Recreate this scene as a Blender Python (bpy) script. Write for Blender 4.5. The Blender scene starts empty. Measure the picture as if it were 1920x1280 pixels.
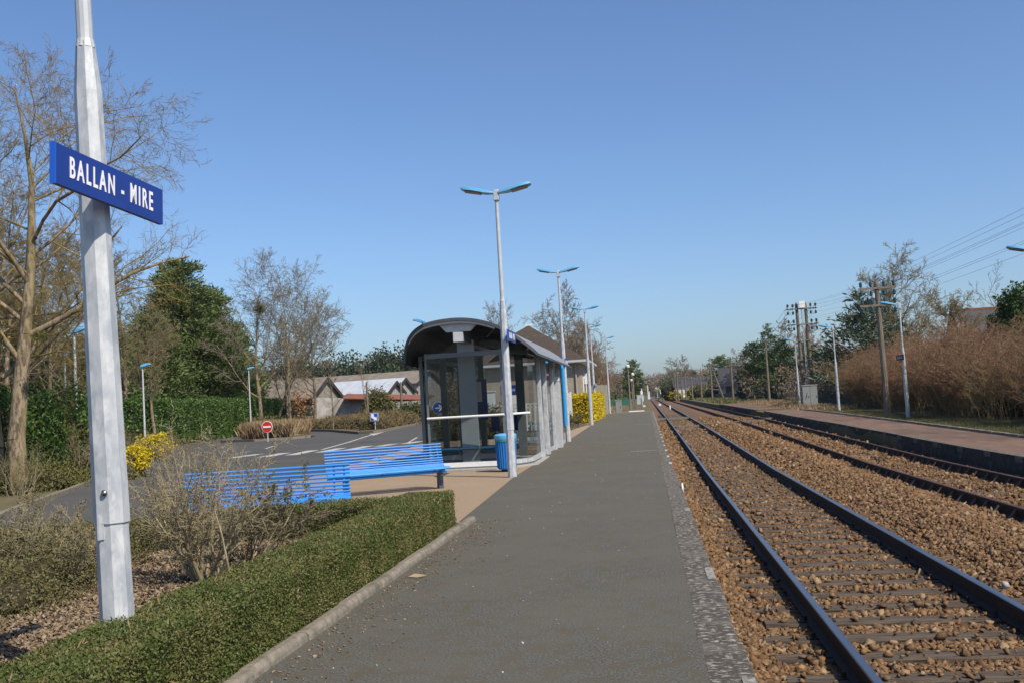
import bpy, bmesh, math, random
import numpy as np
from mathutils import Vector, Matrix
R_ = math.radians
SC = bpy.context.scene
COL = SC.collection
# ------------------------------------------------------------------ camera, sky, sun, exposure
F_, ROLL, VX, VY, EYE = 1920., R_(3.35), 1212., 744., 1.55
_c, _s = math.cos(ROLL), math.sin(ROLL)
def _rot(px, py):
    dx, dy = px-960, py-640
    return dx*_c-dy*_s, dx*_s+dy*_c
_vx, _vy = _rot(VX, VY)
YAW = math.atan(_vx/math.hypot(F_, _vy)); PITCH = math.atan(_vy/F_)
cam = bpy.data.cameras.new('camera'); camo = bpy.data.objects.new('camera', cam); COL.objects.link(camo)
right = Vector((math.cos(YAW), math.sin(YAW), 0))
fwd = Vector((-math.sin(YAW)*math.cos(PITCH), math.cos(YAW)*math.cos(PITCH), math.sin(PITCH)))
up = right.cross(fwd)
cr = right*_c-up*_s; cu = right*_s+up*_c
M = Matrix((cr, cu, -fwd)).transposed().to_4x4(); M.translation = (0, 0, EYE)
camo.matrix_world = M
cam.lens = 36; cam.sensor_width = 36; cam.clip_end = 9000; cam.clip_start = .05
SC.camera = camo
SUN_EL, SUN_AZ = R_(48), math.atan2(.76, -.65)
w = bpy.data.worlds.new('World'); SC.world = w; w.use_nodes = True
nt = w.node_tree; bg = nt.nodes['Background']; sk = nt.nodes.new('ShaderNodeTexSky')
sk.sky_type = 'NISHITA'; sk.sun_disc = False; sk.sun_elevation = SUN_EL; sk.sun_rotation = SUN_AZ
sk.air_density = 1.0; sk.dust_density = 1.25; sk.ozone_density = 6.0; sk.altitude = 0
wb = nt.nodes.new('ShaderNodeMix'); wb.data_type = 'RGBA'; wb.blend_type = 'MULTIPLY'; wb.inputs[0].default_value = 1; wb.inputs[7].default_value = (.955, 1.005, 1.085, 1)   # white balance
nt.links.new(sk.outputs[0], wb.inputs[6]); nt.links.new(wb.outputs[2], bg.inputs[0]); bg.inputs[1].default_value = .117
sl = bpy.data.lights.new('sun', 'SUN'); sl.energy = 4.9; sl.angle = R_(.5); sl.color = (1, .90, .75)
so = bpy.data.objects.new('sun', sl); COL.objects.link(so)
sdir = Vector((math.sin(SUN_AZ)*math.cos(SUN_EL), math.cos(SUN_AZ)*math.cos(SUN_EL), math.sin(SUN_EL)))
so.rotation_euler = sdir.to_track_quat('Z', 'Y').to_euler()
so.location = (20, -20, 40)
SC.view_settings.view_transform = 'Standard'; SC.view_settings.look = 'None'
SC.view_settings.exposure = .25; SC.view_settings.gamma = 1
# ------------------------------------------------------------------ survey helpers: pixel + distance -> place
def ray(px, py):
    x, y = _rot(px, py)
    f = F_*math.cos(PITCH)+y*math.sin(PITCH); u = F_*math.sin(PITCH)-y*math.cos(PITCH)
    return x*math.cos(YAW)-f*math.sin(YAW), x*math.sin(YAW)+f*math.cos(YAW), u
def at(px, py, d):
    X, Y, u = ray(px, py); t = d/F_
    return (X*t, Y*t, EYE+u*t)
def rr(y):                                   # gentle rise of the land along the line
    T = [(-50, 0), (25, 0), (40, .12), (54, .22), (86, .38), (240, .93), (400, 1.0), (9000, 1.0)]
    if y <= -50: return 0.
    for (a, p), (b, q) in zip(T, T[1:]):
        if y <= b: return p+(q-p)*(y-a)/(b-a)
    return 1.
RY = np.array([-50, 25, 40, 54, 86, 240, 400, 9000.]); RZ = np.array([0, 0, .12, .22, .38, .93, 1, 1.])
def rrn(y): return np.interp(y, RY, RZ)
# ------------------------------------------------------------------ materials
def rgb(c): return (c[0]*.77, c[1]*.77, c[2]*.77, 1)
MATS = {}
def mat(name, c1, c2=None, scale=4., rough=.8, bump=0., bscale=None, metal=0., isl=None, c3=None, s3=.6, spec=.3, stretch=None, sub=0., thr=.5, soft=.25, alpha=None, thr3=.6, c4=None, s4=.7):
    if name in MATS: return MATS[name]
    m = bpy.data.materials.new(name); m.use_nodes = True; MATS[name] = m
    N = m.node_tree.nodes; L = m.node_tree.links; b = N['Principled BSDF']
    b.inputs['Roughness'].default_value = rough; b.inputs['Metallic'].default_value = metal
    b.inputs['Specular IOR Level'].default_value = spec
    tc = N.new('ShaderNodeTexCoord'); mp = N.new('ShaderNodeMapping'); L.new(tc.outputs['Object'], mp.inputs[0])
    if stretch: mp.inputs['Scale'].default_value = stretch
    def noise(sc, det=4):
        n = N.new('ShaderNodeTexNoise'); n.inputs['Scale'].default_value = sc; n.inputs['Detail'].default_value = det
        n.inputs['Roughness'].default_value = .62
        L.new(mp.outputs[0], n.inputs['Vector']); return n
    def step(src, lo, hi):
        r = N.new('ShaderNodeMapRange'); r.inputs[1].default_value = lo; r.inputs[2].default_value = hi
        L.new(src, r.inputs[0]); return r.outputs[0]
    def mix(f, a, bb):
        x = N.new('ShaderNodeMix'); x.data_type = 'RGBA'
        if isinstance(f, float): x.inputs[0].default_value = f
        else: L.new(f, x.inputs[0])
        for i, v in ((6, a), (7, bb)):
            if isinstance(v, tuple): x.inputs[i].default_value = v
            else: L.new(v, x.inputs[i])
        return x.outputs[2]
    col = rgb(c1)
    if c2:
        n = noise(scale); col = mix(step(n.outputs[0], thr-soft/2, thr+soft/2), rgb(c1), rgb(c2))
    if isl:
        g = N.new('ShaderNodeNewGeometry'); r = N.new('ShaderNodeValToRGB'); L.new(g.outputs['Random Per Island'], r.inputs[0])
        e = r.color_ramp.elements
        k = len(isl)
        while len(e) < k: e.new(.5)
        for i, c in enumerate(isl): e[i].position = i/(k-1) if k > 1 else 0; e[i].color = rgb(c)
        col = mix(.62, col, r.outputs[0]) if c2 else r.outputs[0]
    if c3:
        n3 = noise(s3, 5); col = mix(step(n3.outputs[0], thr3-.08, thr3+.1), col, rgb(c3))
    if c4:
        n4 = noise(s4, 3); mr = step(n4.outputs[0], .38, .62); sc4 = N.new('ShaderNodeMath'); sc4.operation = 'MULTIPLY'; sc4.inputs[1].default_value = .55; L.new(mr, sc4.inputs[0]); col = mix(sc4.outputs[0], col, rgb(c4))
    if isinstance(col, tuple): b.inputs['Base Color'].default_value = col
    else: L.new(col, b.inputs['Base Color'])
    if bump:
        n = noise(bscale or scale*3, 5); bp = N.new('ShaderNodeBump'); bp.inputs['Strength'].default_value = bump
        bp.inputs['Distance'].default_value = .02; L.new(n.outputs[0], bp.inputs['Height']); L.new(bp.outputs[0], b.inputs['Normal'])
    if sub:
        t = N.new('ShaderNodeBsdfTranslucent'); ms = N.new('ShaderNodeMixShader'); ms.inputs[0].default_value = sub
        if isinstance(col, tuple): t.inputs[0].default_value = col
        else: L.new(col, t.inputs[0])
        L.new(b.outputs[0], ms.inputs[1]); L.new(t.outputs[0], ms.inputs[2]); L.new(ms.outputs[0], N['Material Output'].inputs[0])
    return m
def glassmat(name, tint, refl=.06):
    m = bpy.data.materials.new(name); m.use_nodes = True; N = m.node_tree.nodes; L = m.node_tree.links
    N.remove(N['Principled BSDF'])
    t = N.new('ShaderNodeBsdfTransparent'); t.inputs[0].default_value = rgb(tint)
    g = N.new('ShaderNodeBsdfGlossy'); g.inputs['Roughness'].default_value = .02
    lw = N.new('ShaderNodeLayerWeight'); lw.inputs[0].default_value = .5; pw = N.new('ShaderNodeMath'); pw.operation = 'POWER'; pw.inputs[1].default_value = 4; L.new(lw.outputs['Facing'], pw.inputs[0])
    f = N.new('ShaderNodeMath'); f.operation = 'MULTIPLY_ADD'; f.inputs[1].default_value = .26; f.inputs[2].default_value = .02; L.new(pw.outputs[0], f.inputs[0])
    ms = N.new('ShaderNodeMixShader'); L.new(f.outputs[0], ms.inputs[0]); L.new(t.outputs[0], ms.inputs[1]); L.new(g.outputs[0], ms.inputs[2])
    L.new(ms.outputs[0], N['Material Output'].inputs[0]); return m
G_ASPH = mat('platform_asphalt', (.075, .075, .066), (.185, .18, .155), 62, .92, .6, 200, c3=(.13, .11, .07), s3=7, thr3=.55, soft=.16, spec=.2, c4=(.155, .145, .115), s4=.9)
G_ROAD = mat('road_asphalt', (.075, .075, .073), (.105, .104, .1), 90, .9, .3, 200, c3=(.11, .105, .095), s3=.35, thr3=.55, soft=.3, spec=.2, c4=(.12, .115, .105), s4=.25)
G_PATH = mat('beige_gravel', (.46, .34, .22), (.30, .215, .14), 60, .95, .6, 150, c3=(.38, .31, .23), s3=.8, soft=.5, isl=None)
G_SOIL = mat('dry_soil', (.17, .115, .075), (.10, .075, .045), 6, .95, .6, 40, c3=(.10, .105, .04), s3=.25)
G_GRASS = mat('verge_ground', (.19, .145, .085), (.12, .105, .05), 2.2, .95, .6, 20, c3=(.085, .11, .03), s3=.12, thr3=.53)
G_BED = mat('ballast_ground', (.25, .145, .08), (.09, .055, .033), 30, .95, 1., 34, c3=(.22, .14, .085), s3=1.2)
M_STONE = mat('ballast_stone', (.29, .17, .077), (.085, .05, .028), 45, .9, .3, 60, isl=[(.06, .031, .014), (.24, .12, .05), (.31, .18, .077), (.13, .073, .038), (.47, .34, .20), (.21, .097, .042), (.045, .026, .018), (.28, .158, .062), (.17, .12, .08), (.10, .054, .03)])
M_WOOD = mat('sleeper_wood', (.155, .115, .08), (.05, .038, .027), 9, .9, .8, 30, stretch=(.25, 3, 3), c3=(.2, .17, .13), s3=4)
M_POLE = mat('weathered_timber', (.26, .22, .175), (.13, .11, .085), 8, .9, .7, 20, stretch=(3, 3, .25))
M_RTOP = mat('rail_running_surface', (.25, .25, .29), (.18, .18, .21), 20, .30, 0, metal=.85, stretch=(1, .05, 1))
M_RUST = mat('rail_rusty_side', (.022, .014, .011), (.04, .022, .015), 12, .75, .2, 60)
M_RUST2 = mat('rail_rusty_head', (.13, .065, .045), (.08, .042, .032), 8, .6, .1, 60)
M_COPE = mat('coping_stone', (.50, .46, .39), (.095, .083, .066), 24, .92, 1., 60, stretch=(.75, 1.1, 1), c3=(.20, .18, .15), s3=2.2, soft=.14, thr=.42)
M_COPE2 = mat('dark_edge_wall', (.035, .033, .030), (.075, .07, .062), 9, .95, .5, 30, c3=(.15, .14, .12), s3=2, thr3=.66)  # near-black mottle on the wall sides, top keeps the paler coping tone
M_PATCH = mat('worn_pale_patch', (.42, .40, .36), (.17, .16, .135), 26, .9, .3, 60)
M_PAINT = mat('worn_white_paint', (.55, .54, .51), (.33, .32, .30), 18, .8, .2, 60, thr=.6)
M_REDASH = mat('reddish_platform', (.235, .145, .105), (.165, .11, .082), 3, .95, .5, 70, c3=(.12, .085, .065), s3=.4, stretch=(1, .35, 1))
M_KERB = mat('concrete_kerb', (.30, .265, .21), (.20, .175, .14), 14, .9, .5, 50, c3=(.13, .115, .09), s3=3, thr3=.62)
M_CONC = mat('pale_concrete', (.42, .41, .39), (.34, .33, .31), 9, .85, .3, 60)
M_GALV = mat('galvanised_steel', (.58, .605, .63), (.42, .46, .50), 9, .5, .05, 30, metal=.12, c3=(.70, .72, .73), s3=14, thr3=.57, spec=.5, stretch=(1, 1, .45), soft=.2)
M_GALVL = mat('galvanised_light', (.62, .64, .66), (.53, .56, .59), 9, .45, .03, 30, metal=.1, spec=.5)
M_STEEL = mat('stainless_bolt', (.45, .43, .40), None, rough=.25, metal=1.)
M_BLUEL = mat('lamp_blue_paint', (.13, .46, .80), (.16, .50, .83), 3, .35, 0, spec=.5)
M_BLUEB = mat('bench_blue_paint', (.035, .27, .74), (.045, .30, .78), 5, .45, 0, spec=.25)
M_BLUEF = mat('frame_blue_paint', (.02, .32, .78), (.03, .36, .82), 3, .35, 0, spec=.5)
M_BLUES = mat('seat_blue', (.06, .30, .55), (.05, .26, .50), 3, .4, spec=.5)
M_DBLUE = mat('sign_dark_blue', (.010, .040, .27), (.012, .045, .29), 3, .42, 0, spec=.5)
M_SBLUE = mat('sign_edge_blue', (.02, .13, .62), None, rough=.4)
M_WHITE = mat('white_lettering', (.95, .95, .97), None, rough=.5)
M_WPAINT = mat('white_painted_metal', (.95, .95, .93), (.86, .86, .84), 6, .5)
M_GREYM = mat('shaded_grey_steel', (.19, .215, .235), (.165, .19, .21), 3, .45, .02, 20, metal=.2, spec=.5)  # grey steel, colour lowered so inner columns carry interior shade
M_DARKM = mat('dark_shelter_steel', (.075, .085, .10), (.06, .07, .085), 3, .5, .02, 20, spec=.5)
M_ROOF = mat('ribbed_roof_sheet', (.36, .37, .39), (.30, .31, .33), 4, .45, .05, 20, metal=.3, spec=.5)
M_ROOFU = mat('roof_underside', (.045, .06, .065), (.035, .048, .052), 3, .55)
M_RED = mat('sign_red', (.62, .035, .02), None, rough=.4)
M_LENS = mat('lamp_lens', (.32, .28, .22), (.22, .2, .16), 12, .4)
M_GREYP = mat('grey_cabinet', (.30, .32, .31), (.25, .27, .265), 5, .7, .1, 20)
M_RENDER = mat('beige_render', (.42, .365, .29), (.36, .315, .25), 2.2, .9, .3, 60, c3=(.31, .27, .22), s3=.5)
M_TILE = mat('brown_roof_tiles', (.085, .066, .052), (.055, .045, .038), 9, .9, .6, 20, c3=(.14, .09, .06), s3=3, thr3=.62, stretch=(1, 1, 4))
M_SLATE = mat('dark_slate', (.055, .055, .065), (.075, .072, .08), 6, .7, .3, 20)
M_WFENCE = mat('white_pvc_fence', (.74, .74, .71), (.66, .66, .62), 4, .6)
M_TIN = mat('pale_tin_roof', (.60, .64, .70), (.50, .54, .60), 1.2, .5, .1, 12, metal=.1, stretch=(1, .3, 1))
M_OLDROOF = mat('mossy_fibre_roof', (.27, .24, .20), (.18, .155, .13), 1.6, .9, .3, 10, c3=(.22, .18, .11), s3=.4)
M_BARNW = mat('weathered_boards', (.50, .49, .46), (.27, .24, .21), 3.2, .9, .4, 8, stretch=(2.4, 2.4, .2), c3=(.34, .22, .16), s3=1.5, thr3=.63)
M_BARNB = mat('patchy_block_wall', (.50, .49, .47), (.36, .345, .32), 1.3, .9, .3, 8, c3=(.24, .23, .2), s3=.9, thr3=.6)
M_RTILE = mat('red_clay_tiles', (.30, .11, .07), (.20, .085, .06), 2.5, .9, .4, 12, stretch=(1, 4, 1))
M_DGREEN = mat('dark_green_screen', (.010, .040, .028), (.016, .055, .04), 6, .8, .3, 30)
M_CFENCE = mat('grey_fence_panels', (.24, .225, .195), (.155, .145, .125), 3, .9, .3, 14, stretch=(2, 2, .3))
M_BLACK = mat('black_iron', (.02, .02, .022), None, rough=.5)
M_INSUL = mat('green_glass_insulator', (.02, .07, .06), (.015, .05, .045), 5, .2, spec=.8)
M_BARK = mat('grey_brown_bark', (.33, .26, .175), (.11, .085, .055), 9, .95, 1., 22, c3=(.28, .23, .10), s3=1.6, thr3=.56, soft=.15, stretch=(1, 1, .35))
M_LICH = mat('lichen_twig', (.36, .25, .05), (.19, .15, .085), 1.8, .95, thr=.5)
M_TWIG = mat('grey_twig', (.27, .22, .165), (.20, .165, .12), 2, .95)
M_TWIGO = mat('olive_twig', (.29, .24, .12), (.20, .165, .09), .6, .95)
M_TWIGR = mat('reddish_twig', (.34, .155, .095), (.22, .12, .075), .35, .95, isl=[(.46, .22, .145), (.15, .08, .05), (.32, .165, .105), (.19, .16, .075), (.52, .33, .23)], c3=(.17, .15, .07), s3=.18, thr3=.54)
M_BUSH = mat('pale_bush_bark', (.44, .37, .23), (.28, .24, .15), 12, .95, .4, 40, c3=(.34, .25, .05), s3=6, thr3=.66)
M_BOX = mat('box_leaf', (.06, .095, .022), isl=[(.06, .10, .018), (.12, .17, .03), (.18, .21, .05), (.08, .125, .02), (.22, .17, .07)], c2=(.26, .19, .09), scale=2.6, rough=.6, sub=.15, thr=.52)
M_LAUREL = mat('laurel_leaf', (.03, .08, .015), isl=[(.03, .075, .012), (.065, .15, .022), (.12, .21, .035), (.06, .12, .02), (.20, .26, .045)], c2=(.05, .11, .02), scale=.5, rough=.5, sub=.12, spec=.3)
M_PINE = mat('pine_needle', (.03, .06, .018), isl=[(.065, .11, .03), (.16, .22, .06), (.12, .17, .045), (.23, .27, .08)], c2=(.15, .19, .055), scale=.4, rough=.6, sub=.08)
M_PINEB = mat('bluish_needle', (.04, .07, .05), isl=[(.055, .09, .065), (.13, .17, .12), (.09, .13, .07)], c2=(.12, .15, .06), scale=.4, rough=.6, sub=.08)
M_PINEG = mat('cypress_green', (.03, .07, .02), isl=[(.035, .08, .02), (.07, .13, .03), (.11, .17, .04)], c2=(.06, .115, .025), scale=.5, rough=.6, sub=.08)
M_YEL = mat('forsythia_flower', (.75, .58, .02), isl=[(.85, .64, .01), (.62, .46, .01), (.9, .72, .03), (.30, .26, .03)], c2=(.7, .55, .02), scale=2, rough=.6, sub=.25)
M_DRY = mat('dry_stalk', (.34, .24, .13), isl=[(.22, .15, .08), (.38, .27, .15), (.46, .34, .20), (.17, .12, .07)], c2=(.3, .21, .12), scale=.8, rough=.9)
M_HEATH = mat('brown_heath', (.19, .145, .07), isl=[(.12, .09, .04), (.21, .165, .08), (.26, .20, .10), (.13, .11, .045)], c2=(.17, .13, .06), scale=.5, rough=.9)
M_COVER = mat('cotoneaster_leaf', (.12, .11, .04), isl=[(.085, .085, .03), (.16, .17, .05), (.13, .16, .04), (.19, .14, .07), (.24, .21, .08)], c2=(.16, .13, .065), scale=1.3, rough=.6, sub=.1)
M_OLIVE = mat('olive_leaf', (.12, .13, .03), isl=[(.08, .09, .025), (.15, .15, .04), (.19, .17, .04), (.09, .10, .03)], c2=(.13, .11, .04), scale=.6, rough=.7, sub=.1)
M_CHIP = mat('bark_chip', (.26, .18, .12), isl=[(.15, .10, .06), (.28, .20, .12), (.37, .28, .18), (.20, .14, .08), (.12, .08, .05), (.44, .37, .27)], rough=.9)
M_GRS = mat('grass_blade', (.10, .14, .03), isl=[(.08, .11, .025), (.14, .16, .04), (.26, .21, .10), (.30, .24, .13)], c2=(.20, .17, .07), scale=.5, rough=.8, sub=.15)
M_FARW = mat('far_wood_twigs', (.16, .125, .09), isl=[(.17, .13, .10), (.25, .19, .135), (.20, .17, .11)], rough=.95)
M_FARP = mat('far_wood_needles', (.03, .05, .02), isl=[(.028, .048, .022), (.05, .075, .03), (.06, .075, .035), (.035, .055, .03)], rough=.9)
M_CORE = mat('light_block_dark', (.035, .03, .018), (.06, .05, .028), 14, 1.)  # dark solid core added inside foliage to block light
M_GLASS = glassmat('shelter_glass', (.965, .985, .98))
M_GLASSG = glassmat('green_end_glass', (.62, .72, .68))
M_GLOBE = mat('globe_glass', (.75, .75, .70), None, rough=.3)
M_WIRE = mat('wire_metal', (.10, .11, .13), None, rough=.6)
# ------------------------------------------------------------------ mesh helpers
def tag(o, label=None, cat=None, group=None, kind=None):
    if label: o['label'] = label
    if cat: o['category'] = cat
    if group: o['group'] = group
    if kind: o['kind'] = kind
    return o
def link(name, me, parent=None):
    o = bpy.data.objects.new(name, me); COL.objects.link(o)
    if parent: o.parent = parent
    return o
def thing(name, label, cat, loc=(0, 0, 0), rz=0, group=None):
    o = bpy.data.objects.new(name, None); COL.objects.link(o); o.location = loc; o.rotation_euler = (0, 0, rz)
    o.empty_display_size = .2
    return tag(o, label, cat, group)
class MB:
    def __init__(s): s.v = []; s.f = []; s.m = []; s.cur = 0
    def add(s, V, F):
        n = len(s.v); s.v += [tuple(p) for p in V]
        for f in F: s.f.append(tuple(i+n for i in f)); s.m.append(s.cur)
        return s
    def box(s, c, d, rz=0, rx=0, ry=0, taper=1.):
        hx, hy, hz = d[0]/2, d[1]/2, d[2]/2
        P = [Vector((x*hx*(taper if z > 0 else 1), y*hy*(taper if z > 0 else 1), z*hz)) for z in (-1, 1) for x, y in ((-1, -1), (1, -1), (1, 1), (-1, 1))]
        if rx or ry or rz:
            m = Matrix.Rotation(rz, 3, 'Z') @ Matrix.Rotation(ry, 3, 'Y') @ Matrix.Rotation(rx, 3, 'X'); P = [m @ p for p in P]
        P = [p+Vector(c) for p in P]
        return s.add(P, [(3, 2, 1, 0), (4, 5, 6, 7), (0, 1, 5, 4), (1, 2, 6, 5), (2, 3, 7, 6), (3, 0, 4, 7)])
    def bar(s, p0, p1, wd, h, upv=(0, 0, 1)):       # box beam between two points
        p0 = Vector(p0); p1 = Vector(p1); d = (p1-p0).normalized(); u = Vector(upv); sdv = d.cross(u)
        if sdv.length < 1e-4: sdv = d.cross(Vector((1, 0, 0)))
        sdv.normalize(); u = sdv.cross(d).normalized()
        P = [p+sdv*a*wd/2+u*b*h/2 for p in (p0, p1) for a, b in ((-1, -1), (1, -1), (1, 1), (-1, 1))]
        return s.add(P, [(3, 2, 1, 0), (4, 5, 6, 7), (0, 1, 5, 4), (1, 2, 6, 5), (2, 3, 7, 6), (3, 0, 4, 7)])
    def cyl(s, p0, p1, r0, r1=None, n=10, cap=True, ph=0):
        r1 = r0 if r1 is None else r1
        p0 = Vector(p0); p1 = Vector(p1); d = (p1-p0).normalized(); a = d.orthogonal().normalized()
        if abs(d.z) > .99: a = Vector((1, 0, 0))
        b = d.cross(a)
        P = [p+a*math.cos(ph+2*math.pi*i/n)*r+b*math.sin(ph+2*math.pi*i/n)*r for p, r in ((p0, r0), (p1, r1)) for i in range(n)]
        Fc = [(i, (i+1) % n, n+(i+1) % n, n+i) for i in range(n)]
        if cap: Fc += [tuple(range(n))[::-1], tuple(range(n, 2*n))]
        return s.add(P, Fc)
    def tube(s, pts, r, n=8):
        for a, b in zip(pts, pts[1:]): s.cyl(a, b, r, r, n)
        return s
    def lathe(s, prof, c=(0, 0, 0), n=16):          # prof: (r, z)
        P = [(c[0]+r*math.cos(2*math.pi*i/n), c[1]+r*math.sin(2*math.pi*i/n), c[2]+z) for r, z in prof for i in range(n)]
        Fc = [(k*n+i, k*n+(i+1) % n, (k+1)*n+(i+1) % n, (k+1)*n+i) for k in range(len(prof)-1) for i in range(n)]
        Fc += [tuple(range(n))[::-1], tuple(range((len(prof)-1)*n, len(prof)*n))]
        return s.add(P, Fc)
    def prism(s, poly, a, b, axis='y'):             # 2d outline extruded between a and b along an axis
        n = len(poly)
        def pt(u, v, t): return {'y': (u, t, v), 'x': (t, u, v), 'z': (u, v, t)}[axis]
        P = [pt(u, v, a) for u, v in poly]+[pt(u, v, b) for u, v in poly]
        return s.add(P, [tuple(range(n)), tuple(range(n, 2*n))[::-1]]+[(i, n+i, n+(i+1) % n, (i+1) % n) for i in range(n)])
    def build(s, name, mats, parent=None, world=True, bevel=0, smooth=False, label=None):
        off = Vector(parent_world(parent)) if (parent and world) else Vector((0, 0, 0))
        me = bpy.data.meshes.new(name); me.from_pydata([tuple(Vector(p)-off) for p in s.v], [], s.f)
        if not isinstance(mats, (list, tuple)): mats = [mats]
        for m in mats: me.materials.append(m)
        me.polygons.foreach_set('material_index', s.m)
        bm = bmesh.new(); bm.from_mesh(me); bmesh.ops.recalc_face_normals(bm, faces=bm.faces); bm.to_mesh(me); bm.free()
        if smooth:
            me.polygons.foreach_set('use_smooth', [True]*len(me.polygons)); me.set_sharp_from_angle(angle=R_(40))
        o = link(name, me, parent)
        if bevel:
            md = o.modifiers.new('bevel', 'BEVEL'); md.width = bevel; md.segments = 2; md.limit_method = 'ANGLE'; md.angle_limit = R_(40)
        if label: o['label'] = label
        return o
def parent_world(p):
    x = Vector((0, 0, 0))
    while p: x = x+p.location; p = p.parent
    return x
def npmesh(name, V, Fq, mats, parent=None, mi=None, smooth=False):
    V = np.ascontiguousarray(V, dtype=np.float32); Fq = np.ascontiguousarray(Fq, dtype=np.int32)
    if parent: V = V-np.array(parent_world(parent), dtype=np.float32)
    me = bpy.data.meshes.new(name); n, k = Fq.shape
    me.vertices.add(len(V)); me.vertices.foreach_set('co', V.ravel())
    me.loops.add(n*k); me.loops.foreach_set('vertex_index', Fq.ravel())
    me.polygons.add(n); me.polygons.foreach_set('loop_start', np.arange(0, n*k, k, dtype=np.int32))
    if not isinstance(mats, (list, tuple)): mats = [mats]
    for m in mats: me.materials.append(m)
    if mi is not None: me.polygons.foreach_set('material_index', np.asarray(mi, dtype=np.int32))
    me.update(calc_edges=True)
    if smooth: me.polygons.foreach_set('use_smooth', np.ones(n, dtype=bool))
    return link(name, me, parent)
def merge(parts):
    Vs, Fs, n = [], [], 0
    for V, Fq in parts: Vs.append(V); Fs.append(Fq+n); n += len(V)
    return np.concatenate(Vs), np.concatenate(Fs)
def unit(a): return a/np.maximum(np.linalg.norm(a, axis=-1, keepdims=True), 1e-9)
def segs_arr(S, k=3):
    S = np.asarray(S, dtype=np.float64); p0 = S[:, 0:3]; p1 = S[:, 3:6]; r0 = S[:, 6:7]; r1 = S[:, 7:8]
    d = unit(p1-p0); ref = np.tile([0., 0, 1], (len(S), 1)); ref[np.abs(d[:, 2]) > .9] = (1, 0, 0)
    a = unit(np.cross(d, ref)); b = np.cross(d, a)
    V = np.empty((len(S), 2*k, 3))
    for i in range(k):
        t = 2*math.pi*i/k; o = a*math.cos(t)+b*math.sin(t)
        V[:, i] = p0+o*r0; V[:, k+i] = p1+o*r1
    base = (np.arange(len(S))*2*k)[:, None, None]
    f = np.array([(i, (i+1) % k, k+(i+1) % k, k+i) for i in range(k)])[None]
    return V.reshape(-1, 3), (base+f).reshape(-1, 4)
def leaves_arr(P, size, rng, aspect=.5, nrm=None, spread=1., upb=0., axis=None):
    n = len(P); sz = size*(0.6+.8*rng.random((n, 1)))
    if axis is not None: u = unit(axis+rng.normal(size=(n, 3))*spread)
    else: u = unit(rng.normal(size=(n, 3))+np.array([0, 0, upb]))
    if nrm is not None:
        nn = unit(nrm+rng.normal(size=(n, 3))*.6); v = unit(np.cross(nn, u)); u = unit(np.cross(v, nn))
    else: v = unit(np.cross(u, rng.normal(size=(n, 3))))
    V = np.empty((n, 4, 3)); V[:, 0] = P; V[:, 1] = P+u*sz*.5+v*sz*aspect*.5; V[:, 2] = P+u*sz; V[:, 3] = P+u*sz*.5-v*sz*aspect*.5
    return V.reshape(-1, 3), np.arange(n*4).reshape(-1, 4)
def stones_arr(P, size, rng, flat=.52):
    n = len(P); c = np.array([(x, y, z) for z in (-1, 1) for x, y in ((-1, -1), (1, -1), (1, 1), (-1, 1))])*.5
    V = c[None]*(1+rng.normal(size=(n, 8, 3))*.33)
    V[:, 4:, 0] *= .1+.8*rng.random((n, 1)); V[:, 4:, 1] *= .25+.7*rng.random((n, 1))
    s = size*(.45+1.25*rng.random((n, 1, 1))**1.8); V = V*s*np.array([1.15, .95, flat])*(.5+rng.random((n, 1, 3)))
    q = unit(rng.normal(size=(n, 4))*np.array([1, .35, .35, 1]))
    w_, x, y, z = q.T
    Rm = np.stack([1-2*(y*y+z*z), 2*(x*y-z*w_), 2*(x*z+y*w_), 2*(x*y+z*w_), 1-2*(x*x+z*z), 2*(y*z-x*w_), 2*(x*z-y*w_), 2*(y*z+x*w_), 1-2*(x*x+y*y)], axis=1).reshape(n, 3, 3)
    V = np.einsum('nij,nkj->nki', Rm, V)+P[:, None, :]
    f = np.array([(3, 2, 1, 0), (4, 5, 6, 7), (0, 1, 5, 4), (1, 2, 6, 5), (2, 3, 7, 6), (3, 0, 4, 7)])
    return V.reshape(-1, 3), ((np.arange(n)*8)[:, None, None]+f[None]).reshape(-1, 4)
def copy_tree(o, parent=None):
    c = o.copy(); COL.objects.link(c)
    if parent: c.parent = parent
    for ch in list(o.children): copy_tree(ch, c)
    return c
def text_arr(s, size, bold=.0, xs=1., depth=.004, align='CENTER', space=1.):
    cu = bpy.data.curves.new('t', 'FONT'); cu.body = s; cu.size = size; cu.extrude = depth; cu.offset = bold; cu.align_x = align; cu.align_y = 'CENTER'; cu.space_character = space; cu.resolution_u = 3
    o = bpy.data.objects.new('t', cu); COL.objects.link(o); dg = bpy.context.evaluated_depsgraph_get(); dg.update()
    me = bpy.data.meshes.new_from_object(o.evaluated_get(dg)); V = [(v.co.x*xs, v.co.y, v.co.z) for v in me.vertices]; Fc = [tuple(p.vertices) for p in me.polygons]
    bpy.data.objects.remove(o); bpy.data.curves.remove(cu); bpy.data.meshes.remove(me); return V, Fc
def put_text(mb, s, size, org, xdir, ydir, **k):
    V, Fc = text_arr(s, size, **k); o = Vector(org); x = Vector(xdir); y = Vector(ydir); z = x.cross(y)
    mb.add([o+x*a+y*b+z*c for a, b, c in V], Fc); return mb
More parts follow.
